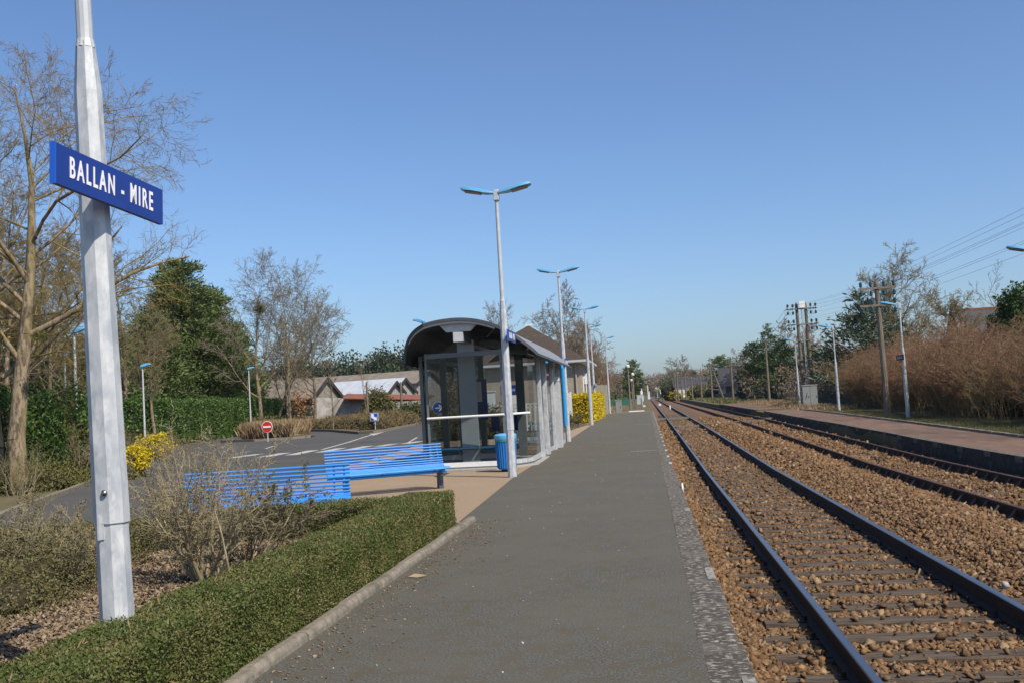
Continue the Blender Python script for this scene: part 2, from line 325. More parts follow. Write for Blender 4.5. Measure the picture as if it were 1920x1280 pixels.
def sheet(name, poly, dz, m, kind='structure', thick=0):
    bm = bmesh.new(); f = bm.faces.new([bm.verts.new((x, y, 0)) for x, y in poly])
    for yy in (25, 40, 54, 86, 240, 400):
        bmesh.ops.bisect_plane(bm, geom=bm.verts[:]+bm.edges[:]+bm.faces[:], plane_co=(0, yy, 0), plane_no=(0, 1, 0))
    bmesh.ops.triangulate(bm, faces=bm.faces[:])
    for v in bm.verts: v.co.z = rr(v.co.y)+dz
    if thick:
        r = bmesh.ops.extrude_face_region(bm, geom=bm.faces[:])
        for v in [g for g in r['geom'] if isinstance(g, bmesh.types.BMVert)]: v.co.z += thick
    bmesh.ops.recalc_face_normals(bm, faces=bm.faces)
    if not thick:
        for f in bm.faces:
            if f.normal.z < 0: f.normal_flip()
    me = bpy.data.meshes.new(name); bm.to_mesh(me); bm.free(); me.materials.append(m)
    o = link(name, me)
    if kind: o['kind'] = kind
    return o
YS = [-20, 25, 40, 54, 86]
# ================================================================== SETTING
def terrain():
    xs = [-840, -500, -200, -80, -30, -9, -3.3, .44, .46, 2, 4, 7.30, 7.32, 9, 14, 30, 80, 200, 500, 840]
    ys = [-60, -20, 0, 10, 25, 40, 54, 70, 86, 87.2, 87.4, 110, 140, 180, 240, 320, 400, 800, 985]
    mb = MB(); V = []; n = len(ys)
    for x in xs:
        for y in ys:
            z = rr(y)-.03
            if .45 < x < 7.31: z = rr(y)-.56
            elif x >= 7.31: z = rr(y)-.13
            elif y > 87.3 and x > -12: z = rr(y)-.28
            V.append((x, y, z))
    Fc = [(i*n+j, (i+1)*n+j, (i+1)*n+j+1, i*n+j+1) for i in range(len(xs)-1) for j in range(n-1)]
    mb.add(V, Fc); o = mb.build('ground', G_GRASS); o['kind'] = 'structure'
terrain()
sheet('platform', [(-2.45, -15), (.26, -15), (.26, 87), (-3.1, 87), (-3.0, 38), (-2.95, 22), (-2.66, 14), (-2.45, 13.5)], .0, G_ASPH)
sheet('platform_end_strip', [(-3.1, 87), (.22, 87), (.4, 88.4), (-6, 88.4)], -.004, G_PATH)
sheet('gravel_path', [(-2.6, 13.9), (-2.5, 14), (-2.9, 22), (-2.95, 43), (-3.05, 56), (-3.9, 56), (-4.6, 44), (-9.6, 44), (-8.7, 24.6), (-8.2, 17.2), (-7.3, 13.9)], -.008, G_PATH)
sheet('planting_bed', [(-2.55, -10), (-2.55, 13.9), (-7.3, 13.9), (-9.5, 12.4), (-16, -10)], -.012, G_SOIL)
sheet('flower_bed', [(-3.35, 56), (-3.9, 45), (-6.2, 45), (-6.2, 72), (-3.35, 72)], -.0, G_SOIL)
sheet('road', [(-9.8, 12.6), (-8.2, 16.4), (-8.7, 24.6), (-9.5, 40), (-10.7, 49.5), (-13.5, 80), (-16, 122), (-70, 124), (-48, 90), (-32, 62), (-22, 40), (-17.2, 30.3), (-15.6, 27), (-12.3, 18.3)], -.010, G_ROAD)
# road markings: zebra bars, lane lines
mk = MB()
def quadmark(pts, dz=-.004): mk.add([(x, y, rr(y)+dz) for x, y in pts], [tuple(range(len(pts)))])
def G(px, py, off=0.):
    z = off
    for i in range(30):
        X, Y, u = ray(px, py); t = (z-EYE)/u; z = off+rr(Y*t)
    return X*t, Y*t
for (ax, ay), (bx, by) in (((430, 858), (487, 850)), ((492, 856), (535, 848)), ((546, 852), (588, 843)), ((600, 847), (640, 839)), ((655, 842), (692, 835)), ((708, 836), (740, 831)), ((758, 831), (790, 826))):
    a = G(ax, ay); b = G(bx, by); d = (b[0]-a[0], b[1]-a[1]); n = math.hypot(*d); s_ = (-d[1]/n*.27, d[0]/n*.27)
    quadmark([(a[0]+s_[0], a[1]+s_[1]), (a[0]-s_[0], a[1]-s_[1]), (b[0]-s_[0], b[1]-s_[1]), (b[0]+s_[0], b[1]+s_[1])])
def line(pts, wd):
    for (a, b) in zip(pts, pts[1:]):
        a = G(*a); b = G(*b); d = (b[0]-a[0], b[1]-a[1]); n = math.hypot(*d); s_ = (-d[1]/n*wd/2, d[0]/n*wd/2)
        quadmark([(a[0]+s_[0], a[1]+s_[1]), (a[0]-s_[0], a[1]-s_[1]), (b[0]-s_[0], b[1]-s_[1]), (b[0]+s_[0], b[1]+s_[1])])
line([(603, 842), (650, 829), (697, 814)], .16); line([(765, 829), (782, 819)], .12); line([(498, 840), (514, 835)], .14); line([(548, 817), (562, 816)], .5); line([(440, 850), (470, 845)], .1)
quadmark([G(692, 812), G(700, 815.5), G(720, 809)], -.0035)
for a, b in (((1183, 846), (1232, 843)), ((1191, 795), (1222, 794))):
    line([a, b], .07)
mk.m = [0]*len(mk.f)
for i, (x, y, z) in enumerate(mk.v): mk.v[i] = (x, y, z+.008 if x > -3 else z)
o = mk.build('road_markings', M_PAINT); o['kind'] = 'structure'
# far platform: reddish surface on a dark mottled edge wall
def slab_strip(name, x0, x1, ys, ztop, zbot, m, kind='structure', x0f=None):
    mb = MB(); V = []
    for y in ys:
        xa = x0f(y) if x0f else x0
        V += [(xa, y, rr(y)+zbot), (xa, y, rr(y)+ztop), (x1, y, rr(y)+ztop), (x1, y, rr(y)+zbot)]
    n = len(ys); Fc = []
    for i in range(n-1):
        a = i*4; b = a+4
        Fc += [(a, a+1, b+1, b), (a+1, a+2, b+2, b+1), (a+2, a+3, b+3, b+2), (a, b, b+3, a+3)]
    Fc += [(0, 3, 2, 1), ((n-1)*4, (n-1)*4+1, (n-1)*4+2, (n-1)*4+3)]
    mb.add(V, Fc); o = mb.build(name, m)
    if kind: o['kind'] = kind
    return o
wob = lambda y: 7.30+.03*math.sin(y*.21)+.02*math.sin(y*.77+1)
YF = list(np.arange(-15, 68, 1.5))
slab_strip('far_platform', 7.5, 9.35, YF, -.05, -.6, M_REDASH, x0f=lambda y: wob(y)+.16)
YF2 = list(np.arange(72, 108, 1.5))
slab_strip('far_platform_end', 7.4, 9.3, YF2, -.05, -.6, M_REDASH, x0f=lambda y: wob(y)+.16)
ew = slab_strip('platform_edge_wall', 7.3, 7.5, YF, -.045, -.6, M_COPE2, None, x0f=wob); ew.data.materials.append(M_COPE)
def edge_wall(ys, name, label):
    e = thing(name, label, 'wall', (7.35, ys[0], 0))
    mb = MB()
    for i, y in enumerate(ys[:-1]):
        y1 = ys[i+1]-.012; xa, xb = wob(y), wob(ys[i+1])
        za, zb = rr(y), rr(y1)
        P = [(xa, y, za-.6), (xa, y, za-.045), (7.475, y, za-.045), (7.475, y, za-.6), (xb, y1, zb-.6), (xb, y1, zb-.045), (7.475, y1, zb-.045), (7.475, y1, zb-.6)]
        mb.cur = 0; mb.add(P, [(0, 1, 5, 4), (0, 3, 2, 1), (4, 5, 6, 7), (2, 3, 7, 6)]); mb.cur = 1; mb.add([P[1], P[2], P[6], P[5]], [(0, 1, 2, 3)])
    mb.build('coping', [M_COPE2, M_COPE], e)
    for i, y in enumerate(ys[:-1]):
        if i % 2 or y < 8: continue
        x = wob(y+.5)-.012; z = rr(y)
        pm = MB(); pm.box((x, y+.55, z-.115), (.014, .42, .11)); pm.build('painted_mark', mat('worn_edge_paint', (.17, .17, .165), (.10, .10, .10), 20, .9), e)
bpy.data.objects.remove(ew)
edge_wall(list(np.arange(-15, 68, 1.0)), 'platform_edge_wall', 'dark mottled low edge wall of the far platform beside the rusty track')
edge_wall(list(np.arange(72, 108, 1.0)), 'platform_edge_wall', 'short dark edge wall beyond the track crossing on the far side')
# back kerb of the far platform
kb = MB()
for i, y in enumerate(np.arange(14, 66, 1.02)):
    kb.box((9.42+.01*math.sin(i*3.), y, rr(y)-.05), (.12, 1.0, .14))
tag(kb.build('kerb', M_KERB, bevel=.01), 'thin grey kerb at the back of the reddish far platform', 'kerb')
# near platform coping
cp = thing('platform_coping', 'pitted lichen stained coping stones along the near platform edge', 'coping', (.35, 0, 0))
mb = MB(); rg = random.Random(3)
y = -12.
while y < 87:
    L_ = 1.25 if y > 60 else .98; j = rg.uniform(-.012, .012); z = rr(y+.5)
    mb.box((.353+j, y+L_/2, z-.262+rg.uniform(-.002, .003)), (.262, L_-.014, .53)); y += L_
mb.build('coping_stone', M_COPE, cp, bevel=.012)
for (a, b) in ((5.3, 5.75), (8.8, 9.35), (14, 14.3)):
    pm = MB(); pm.box((.445, (a+b)/2, rr(a)+.0065), (.07, b-a, .004)); pm.build('painted_mark', M_PATCH, cp)
for k in range(24): pm = MB(); pm.box((.445, 24+k*2.55, rr(24+k*2.55)+.009), (.06, .5, .010)); pm.build('painted_mark', M_PAINT, cp)
# near kerb (rounded concrete) between hedge and platform
kb = MB(); y = -3.
while y < 13.3:
    mx = -2.49+.008*math.sin(y*3); pr = [(-.075, -.1), (-.065, .035), (-.045, .06), (.03, .065), (.055, .04), (.065, -.1)]
    P = [(mx+u, yy, v) for yy in (y, y+.985) for u, v in pr]; n = len(pr)
    kb.add(P, [(i, i+1, n+i+1, n+i) for i in range(n-1)]+[tuple(range(n))[::-1], tuple(range(n, 2*n))]); y += 1.0
tag(kb.build('kerb', M_KERB, bevel=.012, smooth=True), 'rounded weathered concrete kerb at the foot of the clipped hedge', 'kerb')
# flower bed kerb and road-side kerbs
def kerbline(pts, wd, h, label, m=M_KERB, dz=0):
    kb = MB()
    for (a, b) in zip(pts, pts[1:]):
        L_ = math.hypot(b[0]-a[0], b[1]-a[1]); n = max(1, int(L_/1.))
        for i in range(n):
            t0 = i/n; t1 = (i+.985)/n
            p = [(a[0]+(b[0]-a[0])*t, a[1]+(b[1]-a[1])*t) for t in (t0, t1)]
            kb.bar((p[0][0], p[0][1], rr(p[0][1])+h/2-.03+dz), (p[1][0], p[1][1], rr(p[1][1])+h/2-.03+dz), wd, h+.06)
    return tag(kb.build('kerb', m), label, 'kerb')
kerbline([(-3.33, 56), (-3.33, 72)], .08, .06, 'thin edging kerb in front of the yellow hedge')
kerbline([(-9.8, 12.9), (-12.4, 18.5), (-15.7, 27.1), (-17.3, 30.4), (-20.5, 37)], .14, .1, 'pale kerb along the road under the lichen covered tree')
kerbline([(-27, 62.6), (-24, 60.6), (-22, 60.9), (-21.3, 63)], .14, .14, 'dark kerb round the dry grass traffic island')
kerbline([(-46, 112), (-34, 92), (-24.5, 77.4), (-18.5, 64.5), (-17.3, 63.9), (-17.4, 66), (-19, 82), (-21, 100)], .15, .16, 'kerb round the brown shrub bed between the road branches')
sheet('traffic_island', [(-27, 62.7), (-24, 60.7), (-22, 61), (-21.3, 63), (-22.2, 67), (-28, 70)], .05, G_SOIL)
sheet('road_island', [(-46, 112), (-34, 92), (-24.5, 77.4), (-18.5, 64.6), (-17.4, 64), (-17.5, 66), (-19, 82), (-22, 112)], .06, G_SOIL)
# ------------------------------------------------------------------ tracks
RX = ((1.31, 2.87), (5.10, 6.62))
def ballast_h(x):
    pts = [(.44, -.40), (.8, -.47), (1.3, -.485), (2.9, -.485), (3.5, -.43), (4.0, -.34), (4.4, -.36), (4.85, -.47), (5.1, -.485), (6.7, -.485), (7.0, -.47), (7.35, -.50)]
    return np.interp(x, [p[0] for p in pts], [p[1] for p in pts])
mbv = []; xs = np.array([.44, .6, .8, 1.1, 1.5, 2, 2.5, 2.9, 3.2, 3.5, 3.75, 4, 4.2, 4.4, 4.6, 4.85, 5.1, 5.6, 6.2, 6.7, 7, 7.35])
ysb = np.concatenate([np.arange(-10, 90, .5), np.arange(90, 400, 5.)])
rng = np.random.default_rng(5)
Xg, Yg = np.meshgrid(xs, ysb, indexing='ij'); Zg = ballast_h(Xg)+rrn(Yg)+rng.normal(size=Xg.shape)*.008-.012
nx, ny = Xg.shape; idx = np.arange(nx*ny).reshape(nx, ny)
Fq = np.stack([idx[:-1, :-1], idx[1:, :-1], idx[1:, 1:], idx[:-1, 1:]], -1).reshape(-1, 4)
o = npmesh('ballast_bed', np.stack([Xg, Yg, Zg], -1).reshape(-1, 3), Fq, G_BED); o['kind'] = 'structure'
SLP = .6; SL0 = 5.02
def stones(y0, y1, dens, size, seed):
    g = np.random.default_rng(seed); n = int((y1-y0)*6.9*dens)
    x = g.uniform(.50, 7.28, n); y = g.uniform(y0, y1, n)
    onsl = ((np.abs(((y-SL0+SLP/2) % SLP)-SLP/2) < .135) & (x > .86) & (x < 3.34)) | ((np.abs(((y-SL0-.2+SLP/2) % SLP)-SLP/2) < .115) & (x > 4.68) & (x < 7.05))
    keep = ~onsl | (g.random(n) < .035)
    for r in (1.31, 2.87, 5.10, 6.62): keep &= np.abs(x-r) > .10
    x, y, on = x[keep], y[keep], onsl[keep]
    intr = (x < 3.4)
    z = ballast_h(x)+rrn(y)+g.uniform(-.02, .025, len(x))-.022*intr; z[on] = rrn(y[on])-.445
    z += .02*np.sin(y*2.3+x*3)*np.clip((x-3.3)*3, 0, 1)
    return stones_arr(np.stack([x, y, z], 1), size, g)
V, Fq = merge([stones(4.2, 9, 2500, .036, 1), stones(9, 15, 2000, .038, 5), stones(15, 26, 1000, .046, 2), stones(26, 45, 330, .07, 3), stones(45, 70, 110, .09, 4)])
tag(npmesh('ballast', V, Fq, M_STONE), 'orange brown ballast stones filling the track bed', 'ballast', kind='stuff')
# rails
def rail(x, label, rusty, y0=2, y1=250):
    ys = [y for y in (-10, 25, 40, 54, 86, 240)]+[330]
    pr = [(-.07, -.465), (.07, -.465), (.07, -.452), (.012, -.435), (.010, -.345), (.034, -.332), (.034, -.303), (.028, -.295), (-.028, -.295), (-.034, -.303), (-.034, -.332), (-.010, -.345), (-.012, -.435), (-.07, -.452)]
    n = len(pr); V = [(x+u, y, rr(y)+v+(.0 if not rusty else .0)) for y in ys for u, v in pr]; mb = MB()
    for k in range(len(ys)-1):
        for i in range(n):
            mb.cur = 0 if i in (6, 7, 8) else 1
            mb.f.append((k*n+i, k*n+(i+1) % n, (k+1)*n+(i+1) % n, (k+1)*n+i)); mb.m.append(mb.cur)
    mb.v = V
    tag(mb.build('rail', [M_RUST2 if rusty else M_RTOP, M_RUST]), label, 'rail')
rail(1.31, 'polished running rail nearest the near platform edge', False)
rail(2.87, 'polished rail of the near track beside the ballast hump', False)
rail(5.10, 'brown rusty rail of the far track beside the ballast hump', True)
rail(6.62, 'brown rusty rail next to the far platform wall', True)
# sleepers
def sleeper_mesh(seed, L_, W_):
    g = random.Random(seed); mb = MB(); nx = 14; prof = [(-W_/2, -.15), (-W_/2+.004, -.012), (-W_/2+.02, 0), (W_/2-.02, 0), (W_/2-.004, -.012), (W_/2, -.15)]
    V = []
    for i in range(nx+1):
        x = -L_/2+L_*i/nx+(g.uniform(-.01, .01) if 0 < i < nx else g.uniform(-.03, .03))
        for k, (u, v) in enumerate(prof): V.append((x, u+g.uniform(-.006, .006), v+g.uniform(-.005, .004)))
    m = len(prof); Fc = [(i*m+k, i*m+k+1, (i+1)*m+k+1, (i+1)*m+k) for i in range(nx) for k in range(m-1)]+[tuple(range(m)), tuple(range(nx*m, nx*m+m))[::-1]]
    mb.add(V, Fc); return mb
SLM = []
for i in range(5):
    o = sleeper_mesh(i, 2.5, .25).build('sleeper', M_WOOD); SLM.append(o.data); bpy.data.objects.remove(o)
fm = MB(); fm.box((0, 0, .004), (.3, .12, .012))
for s_ in (-1, 1): fm.cyl((s_*.1, 0, .008), (s_*.1, 0, .045), .016, n=6)
o = fm.build('fastening', M_RUST); FM = o.data; bpy.data.objects.remove(o)
fm = MB(); fm.box((0, 0, .006), (.3, .15, .014))
for s_ in (-1, 1): fm.bar((s_*.13, 0, .01), (s_*.022, 0, .125), .055, .025)
o = fm.build('fastening', mat('rusty_clip', (.17, .115, .075), (.11, .075, .05), 20, .85)); FM2 = o.data; bpy.data.objects.remove(o)
def put_sleeper(x, y, k, fme, label, group, off=0):
    o = bpy.data.objects.new('sleeper', SLM[k % 5]); COL.objects.link(o); o.location = (x+((k*7) % 5-2)*.012, y, rr(y)-.462+off); o.rotation_euler = (0, 0, ((k*13) % 7-3)*.006)
    tag(o, label, 'sleeper', group)
    if y < 45:
        for r in (-.78, .78) if x < 4 else (-.76, .76): f = bpy.data.objects.new('fastening', fme); COL.objects.link(f); f.parent = o; f.location = (r, 0, 0)
k = 0; y = SL0
while y < 90: put_sleeper(2.09, y, k, FM, 'weathered timber sleeper half buried in the near track', 'timber sleepers of the near track'); k += 1; y += SLP
y = SL0+.2
while y < 75:
    if y > 11: put_sleeper(5.86, y, k, FM2, 'weathered timber sleeper under the rusty far track', 'timber sleepers of the far track', -.004)
    k += 1; y += SLP
# crossing boards and cable trough over the tracks
def tr_thing(name, label, cat, mb, m, **k): return tag(mb.build(name, m, **k), label, cat)
mb = MB(); z = rr(71)-.30; mb.box((2.09, 71, z), (1.35, .3, .12)); tr_thing('crossing_board', 'pale worn plank laid between the near rails beyond the platform', 'board', mb, M_KERB)
mb = MB(); mb.box((.85, 71.2, z), (.75, .3, .12)); tr_thing('crossing_board', 'short pale plank between platform edge and nearest rail', 'board', mb, M_KERB)
t = thing('cable_trough', 'grey concrete trough lid crossing both tracks', 'trough', (2.09, 58, rr(58))); z = rr(58)
for c_, d_ in (((2.09, 57.5, z-.42), (1.4, .35, .1)), ((3.95, 58, z-.33), (2.1, .2, .05)), ((5.86, 59.5, z-.38), (1.35, .22, .1)), ((7.0, 61, z-.33), (.5, .25, .1))): mb = MB(); mb.box(c_, d_); mb.build('lid', M_KERB, t)
mb = MB(); mb.box((-.9, 87.6, rr(87)+.05), (1.3, .3, .08), rz=.05); tr_thing('concrete_beam', 'white concrete beam lying at the near platform end', 'beam', mb, M_WPAINT)
# kilometre disc at platform edge
t = thing('marker_plate', 'small white rounded plate marked 9 fixed at the near platform edge', 'plate', (.52, 17.6, 0))
mb = MB(); mb.prism([(17.45, -.28), (17.45, .0), (17.5, .05), (17.6, .07), (17.7, .05), (17.75, .0), (17.75, -.28)], .49, .515, 'x'); mb.build('plate', M_WPAINT, t)
mb = MB(); put_text(mb, '9', .2, (.4895, 17.6, -.06), (0, -1, 0), (0, 0, 1)); mb.build('number', M_RED, t)
# ------------------------------------------------------------------ platform lamps
def octa(n=8): return math.pi/8
def lamp_post(loc, label, heads=2, group='blue headed platform lamps', h=6.2, lean=(0, 0), r0=.098, side=1, rz=0, small=False, name='platform_lamp'):
    t = thing(name, label, 'lamp post', loc, rz, group)
    x, y, z = 0, 0, 0
    def P(zz, dx=0, dy=0): return (lean[0]*zz+dx, lean[1]*zz+dy, zz)
    mb = MB(); h1 = 1.03 if h > 5 else .8; h2 = h*.62
    mb.cyl(P(-.1), P(h1-.02), r0*1.02, r0*.93, 8, ph=math.pi/8); mb.build('pole_base', M_GALV, t, world=False)
    mb = MB(); mb.cyl(P(h1-.02), P(h2-.3), r0*1.03, r0*.80, 8, ph=math.pi/8); mb.cyl(P(h2-.3), P(h2), r0*.80, r0*.55, 8, ph=math.pi/8); mb.build('pole', M_GALV, t, world=False)
    mb = MB(); mb.cyl(P(h2), P(h-.12), r0*.48, r0*.40, 12); mb.cyl(P(h2-.03), P(h2+.02), r0*.58, r0*.5, 12); mb.build('pole_top', M_GALVL, t, world=False)
    mb = MB(); mb.box(P(h-.03), (.12, .14, .24)); mb.build('bracket', M_GALVL, t, world=False, bevel=.015)
    for s_ in ((-1, 1) if heads == 2 else (side,)):
        L_ = .78; tilt = .16
        mb = MB(); secs = []
        for u, wd, hz in ((.05, .09, .05), (.25, .15, .085), (.55, .17, .10), (L_-.08, .16, .09), (L_, .11, .05)):
            zz = h+.02+u*tilt+(.0 if u < .5 else .03)
            secs.append([(s_*u+lean[0]*h, a*wd+lean[1]*h, zz+b*hz) for a, b in ((-1, -.35), (-.95, .25), (-.55, .5), (.55, .5), (.95, .25), (1, -.35))])
        V = [p for sct in secs for p in sct]; n = 6
        Fc = [(k*n+i, k*n+(i+1) % n, (k+1)*n+(i+1) % n, (k+1)*n+i) for k in range(4) for i in range(n)]+[tuple(range(n)), tuple(range(4*n, 5*n))]
        mb.add(V, Fc); hd = mb.build('lamp_head', M_BLUEL, t, world=False, smooth=True)
        mb = MB(); a = (s_*.34+lean[0]*h, 0, h+.02+.34*tilt-.035); b = (s_*(L_-.08)+lean[0]*h, 0, h+.05+(L_-.08)*tilt-.045); mb.bar(a, b, .22, .035); mb.build('lens', M_LENS, hd, world=False)
    return t
lab = ['tall galvanised lamp post carrying the big name sign in the left foreground', 'double headed lamp post beside the blue bin in front of the shelter', 'double headed lamp post at the far end of the shelter',
       'double headed lamp post standing against the yellow hedge']
lamp_post((-3.085, 5.62, 0), lab[0], lean=(-.023, 0))
lamp_post((-2.99, 22.17, 0), lab[1]); lamp_post((-2.93, 37.6, rr(37.6)), lab[2]); lamp_post((-3.0, 55.2, rr(54.6)), lab[3])
lamp_post((-3.5, 70, rr(70)), 'single headed lamp post rising behind the yellow hedge', 1, side=1)
lamp_post((-3.08, 85.5, rr(85)), 'farthest single headed lamp post at the end of the near platform', 1, side=1)
RG = 'blue headed lamps on the far platform'
lamp_post((10.85, 45.0, rr(45)-.12), 'lamp post with small dark sign beside the timber pole on the far platform', 1, RG, 4.75, side=-1, r0=.085)
lamp_post((10.8, 60.3, rr(60)-.12), 'lamp post standing alone right of the grey cabinet', 1, RG, 4.75, side=-1, r0=.085)
lamp_post((10.72, 74.8, rr(75)-.12), 'lamp post close to the left side of the grey cabinet', 1, RG, 4.75, side=-1, r0=.085)
lamp_post((10.8, 29.3, rr(30)-.12), 'lamp post at the right edge whose blue head just shows', 1, RG, 4.95, side=-1, r0=.085)
# foreground lamp details: bolt, hinge plate, sticker
t = thing('pole_fitting', 'steel bolt and hinge plate on the foreground lamp post', 'fitting', (-3.1, 5.53, 1.1))
bx, by, bz = at(195, 924, 5.835); mb = MB(); mb.lathe([(.016, -.012), (.021, 0), (.017, .008), (.008, .014)], (0, 0, 0), 12)
V = mb.v; mb.v = [(bx+a*.9, by-c, bz+b) for a, b, c in V]; mb.build('bolt', M_STEEL, t, smooth=True)
mb = MB(); hx, hy, hz = at(187, 990, 5.83); mb.box((hx, hy, hz), (.012, .035, .13)); mb.box((hx+.012, hy+.008, hz-.01), (.02, .008, .11)); mb.build('hinge_plate', M_GALVL, t)
# station name signs
def name_sign(c, L_, h, label, txt, dirv=(0, 1, 0), m=M_DBLUE, tx=True, thick=.028):
    t = thing('name_sign', label, 'sign', c, 0, 'station name signs')
    d = Vector(dirv).normalized(); n = d.cross(Vector((0, 0, 1))); c = Vector(c)     # n points to the reading side
    mb = MB(); mb.bar(c-d*L_/2, c+d*L_/2, thick, h); mb.build('panel', m, t)
    mb = MB(); mb.bar(c-d*(L_/2+.006), c-d*(L_/2-.002), thick+.006, h+.006); mb.build('edge_strip', M_SBLUE, t)
    if tx:
        mb = MB(); put_text(mb, txt, h*.74, c+n*(thick/2+.002), d, n.cross(d), xs=.56, bold=.0028*h/.22, depth=.0015, space=1.38); mb.build('lettering', M_WHITE, t)
    return t
name_sign((-2.985, 5.52, 2.94), 1.055, .222, 'large blue station name sign on the foreground lamp post', 'BALLAN - MIRE', dirv=(.075, 1, -.05))
name_sign((-2.86, 22.35, 3.05), 1.25, .24, 'small looking blue station name sign on the lamp post before the shelter', 'BALLAN - MIRE')
name_sign((-2.84, 37.7, 3.0), 1.1, .24, 'blue name sign just showing past the far corner of the shelter roof', 'BALLAN - MIRE')
name_sign((10.72, 45.0, rr(45)+2.43), 1.2, .22, 'dark blue name sign on the lamp post of the far platform', 'BALLAN - MIRE', dirv=(0, -1, 0), m=mat('sign_backside', (.025, .03, .06), None))
name_sign((-3.36, 69.9, 2.6), 1.0, .24, 'dark blue name sign on the lamp post behind the yellow hedge', 'BALLAN - MIRE')
# ------------------------------------------------------------------ shelter
def shelter():
    L0 = (-4.4, 31, 0); t = thing('platform_shelter', 'glass waiting shelter with curved ribbed roof on the near platform', 'shelter', L0)
    mb = MB(); mb.prism([(-6.1, 25.3), (-3.75, 25.0), (-2.83, 26.0), (-2.83, 37.6), (-6.1, 37.6)], -.1, .035, 'z'); mb.build('base_slab', M_CONC, t, bevel=.01)
    # roof profile (x, z)
    pts = [(-5.98, 2.74), (-5.95, 2.98), (-5.86, 3.24), (-5.68, 3.46), (-5.4, 3.60), (-5.0, 3.69), (-4.48, 3.72), (-4.0, 3.66), (-3.55, 3.51), (-3.15, 3.27), (-2.82, 3.0), (-2.6, 2.78)]
    y0, y1 = 24.6, 36.5; mb = MB(); n = 74; V = []
    cp_ = [pts[0]]+pts+[pts[-1]]; fine = []
    for i in range(1, len(cp_)-2):
        for q in range(4):
            u = q/4; fine.append(tuple(.5*((2*cp_[i][k])+(-cp_[i-1][k]+cp_[i+1][k])*u+(2*cp_[i-1][k]-5*cp_[i][k]+4*cp_[i+1][k]-cp_[i+2][k])*u*u+(-cp_[i-1][k]+3*cp_[i][k]-3*cp_[i+1][k]+cp_[i+2][k])*u**3) for k in (0, 1)))
    pts = fine+[pts[-1]]
    for i in range(n+1):
        y = y0+(y1-y0)*i/n; ry = .018*(1 if i % 2 else -1)
        for k, (x, z) in enumerate(pts):
            yy = y+max(0, (abs(x+4.3)-1.0))*.9*(1-i/n)
            V.append((x, yy, z+ry))
    m = len(pts); mb.add(V, [(i*m+k, i*m+k+1, (i+1)*m+k+1, (i+1)*m+k) for i in range(n) for k in range(m-1)])
    rf = mb.build('roof', [M_ROOF], t)
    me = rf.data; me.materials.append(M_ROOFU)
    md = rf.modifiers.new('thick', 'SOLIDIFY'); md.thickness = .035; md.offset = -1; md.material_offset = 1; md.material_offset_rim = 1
    bm = bmesh.new(); bm.from_mesh(me)
    for f in bm.faces:
        f.normal_update()
        if f.normal.z < 0 and f.calc_center_median().z > 3.3: f.normal_flip()
    bmesh.ops.recalc_face_normals(bm, faces=bm.faces)
    c = sum((f.normal.z*f.calc_area() for f in bm.faces))
    if c < 0: bmesh.ops.reverse_faces(bm, faces=bm.faces)
    bm.to_mesh(me); bm.free()
    # eaves, curved front fascia
    mb = MB()
    for a, b in zip(pts, pts[1:]):
        ya = y0+max(0, (abs(a[0]+4.3)-1.0))*.9; yb = y0+max(0, (abs(b[0]+4.3)-1.0))*.9
        mb.bar((a[0], ya-.012, a[1]-.01), (b[0], yb-.012, b[1]-.01), .03, .075)
    mb.bar((-2.585, y0+.63, 2.76), (-2.585, y1, 2.76), .03, .06); mb.bar((-5.99, y0+.6, 2.72), (-5.99, y1, 2.72), .03, .06)
    mb.build('fascia', M_DARKM, t)
    mb = MB()
    for a, b in zip(pts[9:], pts[10:-12]):
        ya = y0+max(0, (abs(a[0]+4.3)-1.0))*.9; yb = y0+max(0, (abs(b[0]+4.3)-1.0))*.9
        mb.bar((a[0], ya+.03, a[1]-.075), (b[0], yb+.03, b[1]-.075), .02, .055)
    mb.build('fascia_trim', M_GALVL, t)
    for i, y in enumerate((24.75, 27.4, 30.3, 33.2, 36.1)):
        mb = MB(); mb.prism([(-4.98, 3.64), (-4.78, 3.42), (-4.18, 3.42), (-3.98, 3.62), (-4.48, 3.68)], y, y+.12, 'y'); mb.build('roof_bracket', M_GALVL if i == 0 else M_GREYM, t)
    mb = MB(); mb.box((-4.48, 30.45, 3.29), (.26, 11.4, .25)); mb.build('spine_beam', M_GREYM, t, bevel=.01)
    mb = MB(); mb.box((-4.48, 24.74, 3.29), (.25, .04, .24)); mb.build('beam_end_cap', M_GALVL, t)
    # lamp fittings under the roof
    for y in (27, 31, 35):
        mb = MB(); mb.prism([(-5.35, 3.05), (-5.0, 3.32), (-4.62, 3.32), (-4.62, 3.2), (-4.9, 3.12)], y, y+.25, 'y'); mb.build('arm', M_GREYM, t)
        mb = MB(); mb.prism([(-3.55, 3.05), (-3.9, 3.32), (-4.34, 3.32), (-4.34, 3.2), (-4.0, 3.12)], y, y+.25, 'y'); mb.build('arm', M_GREYM, t)
    # columns
    CX = at(884, 800, 26.4)[0]; M_COL = mat('sunlit_steel', (.55, .60, .64), (.50, .55, .59), 3, .5)  # pale tone puts sunlight on the columns into their colour
    for x, y, wd, m_ in ((CX, 25.92, .44, M_COL), (-3.62, 29.6, .24, M_GREYM), (-5.52, 27.8, .16, M_GREYM), (-5.42, 30.2, .2, M_COL), (-5.30, 33.0, .18, M_GREYM), (-4.85, 35.4, .16, M_COL), (-3.55, 35.6, .2, M_COL)):
        mb = MB(); mb.box((x, y, 1.68), (wd, .12, 3.2)); mb.build('column', m_, t, bevel=.01)
    mb = MB()
    for i, y in enumerate((28.7, 30.35, 32.7, 35.2)):
        mb = MB(); mb.box((-2.98, y, 1.52), (.13, .2, 2.98)); mb.build('post', M_GALV, t, bevel=.01)
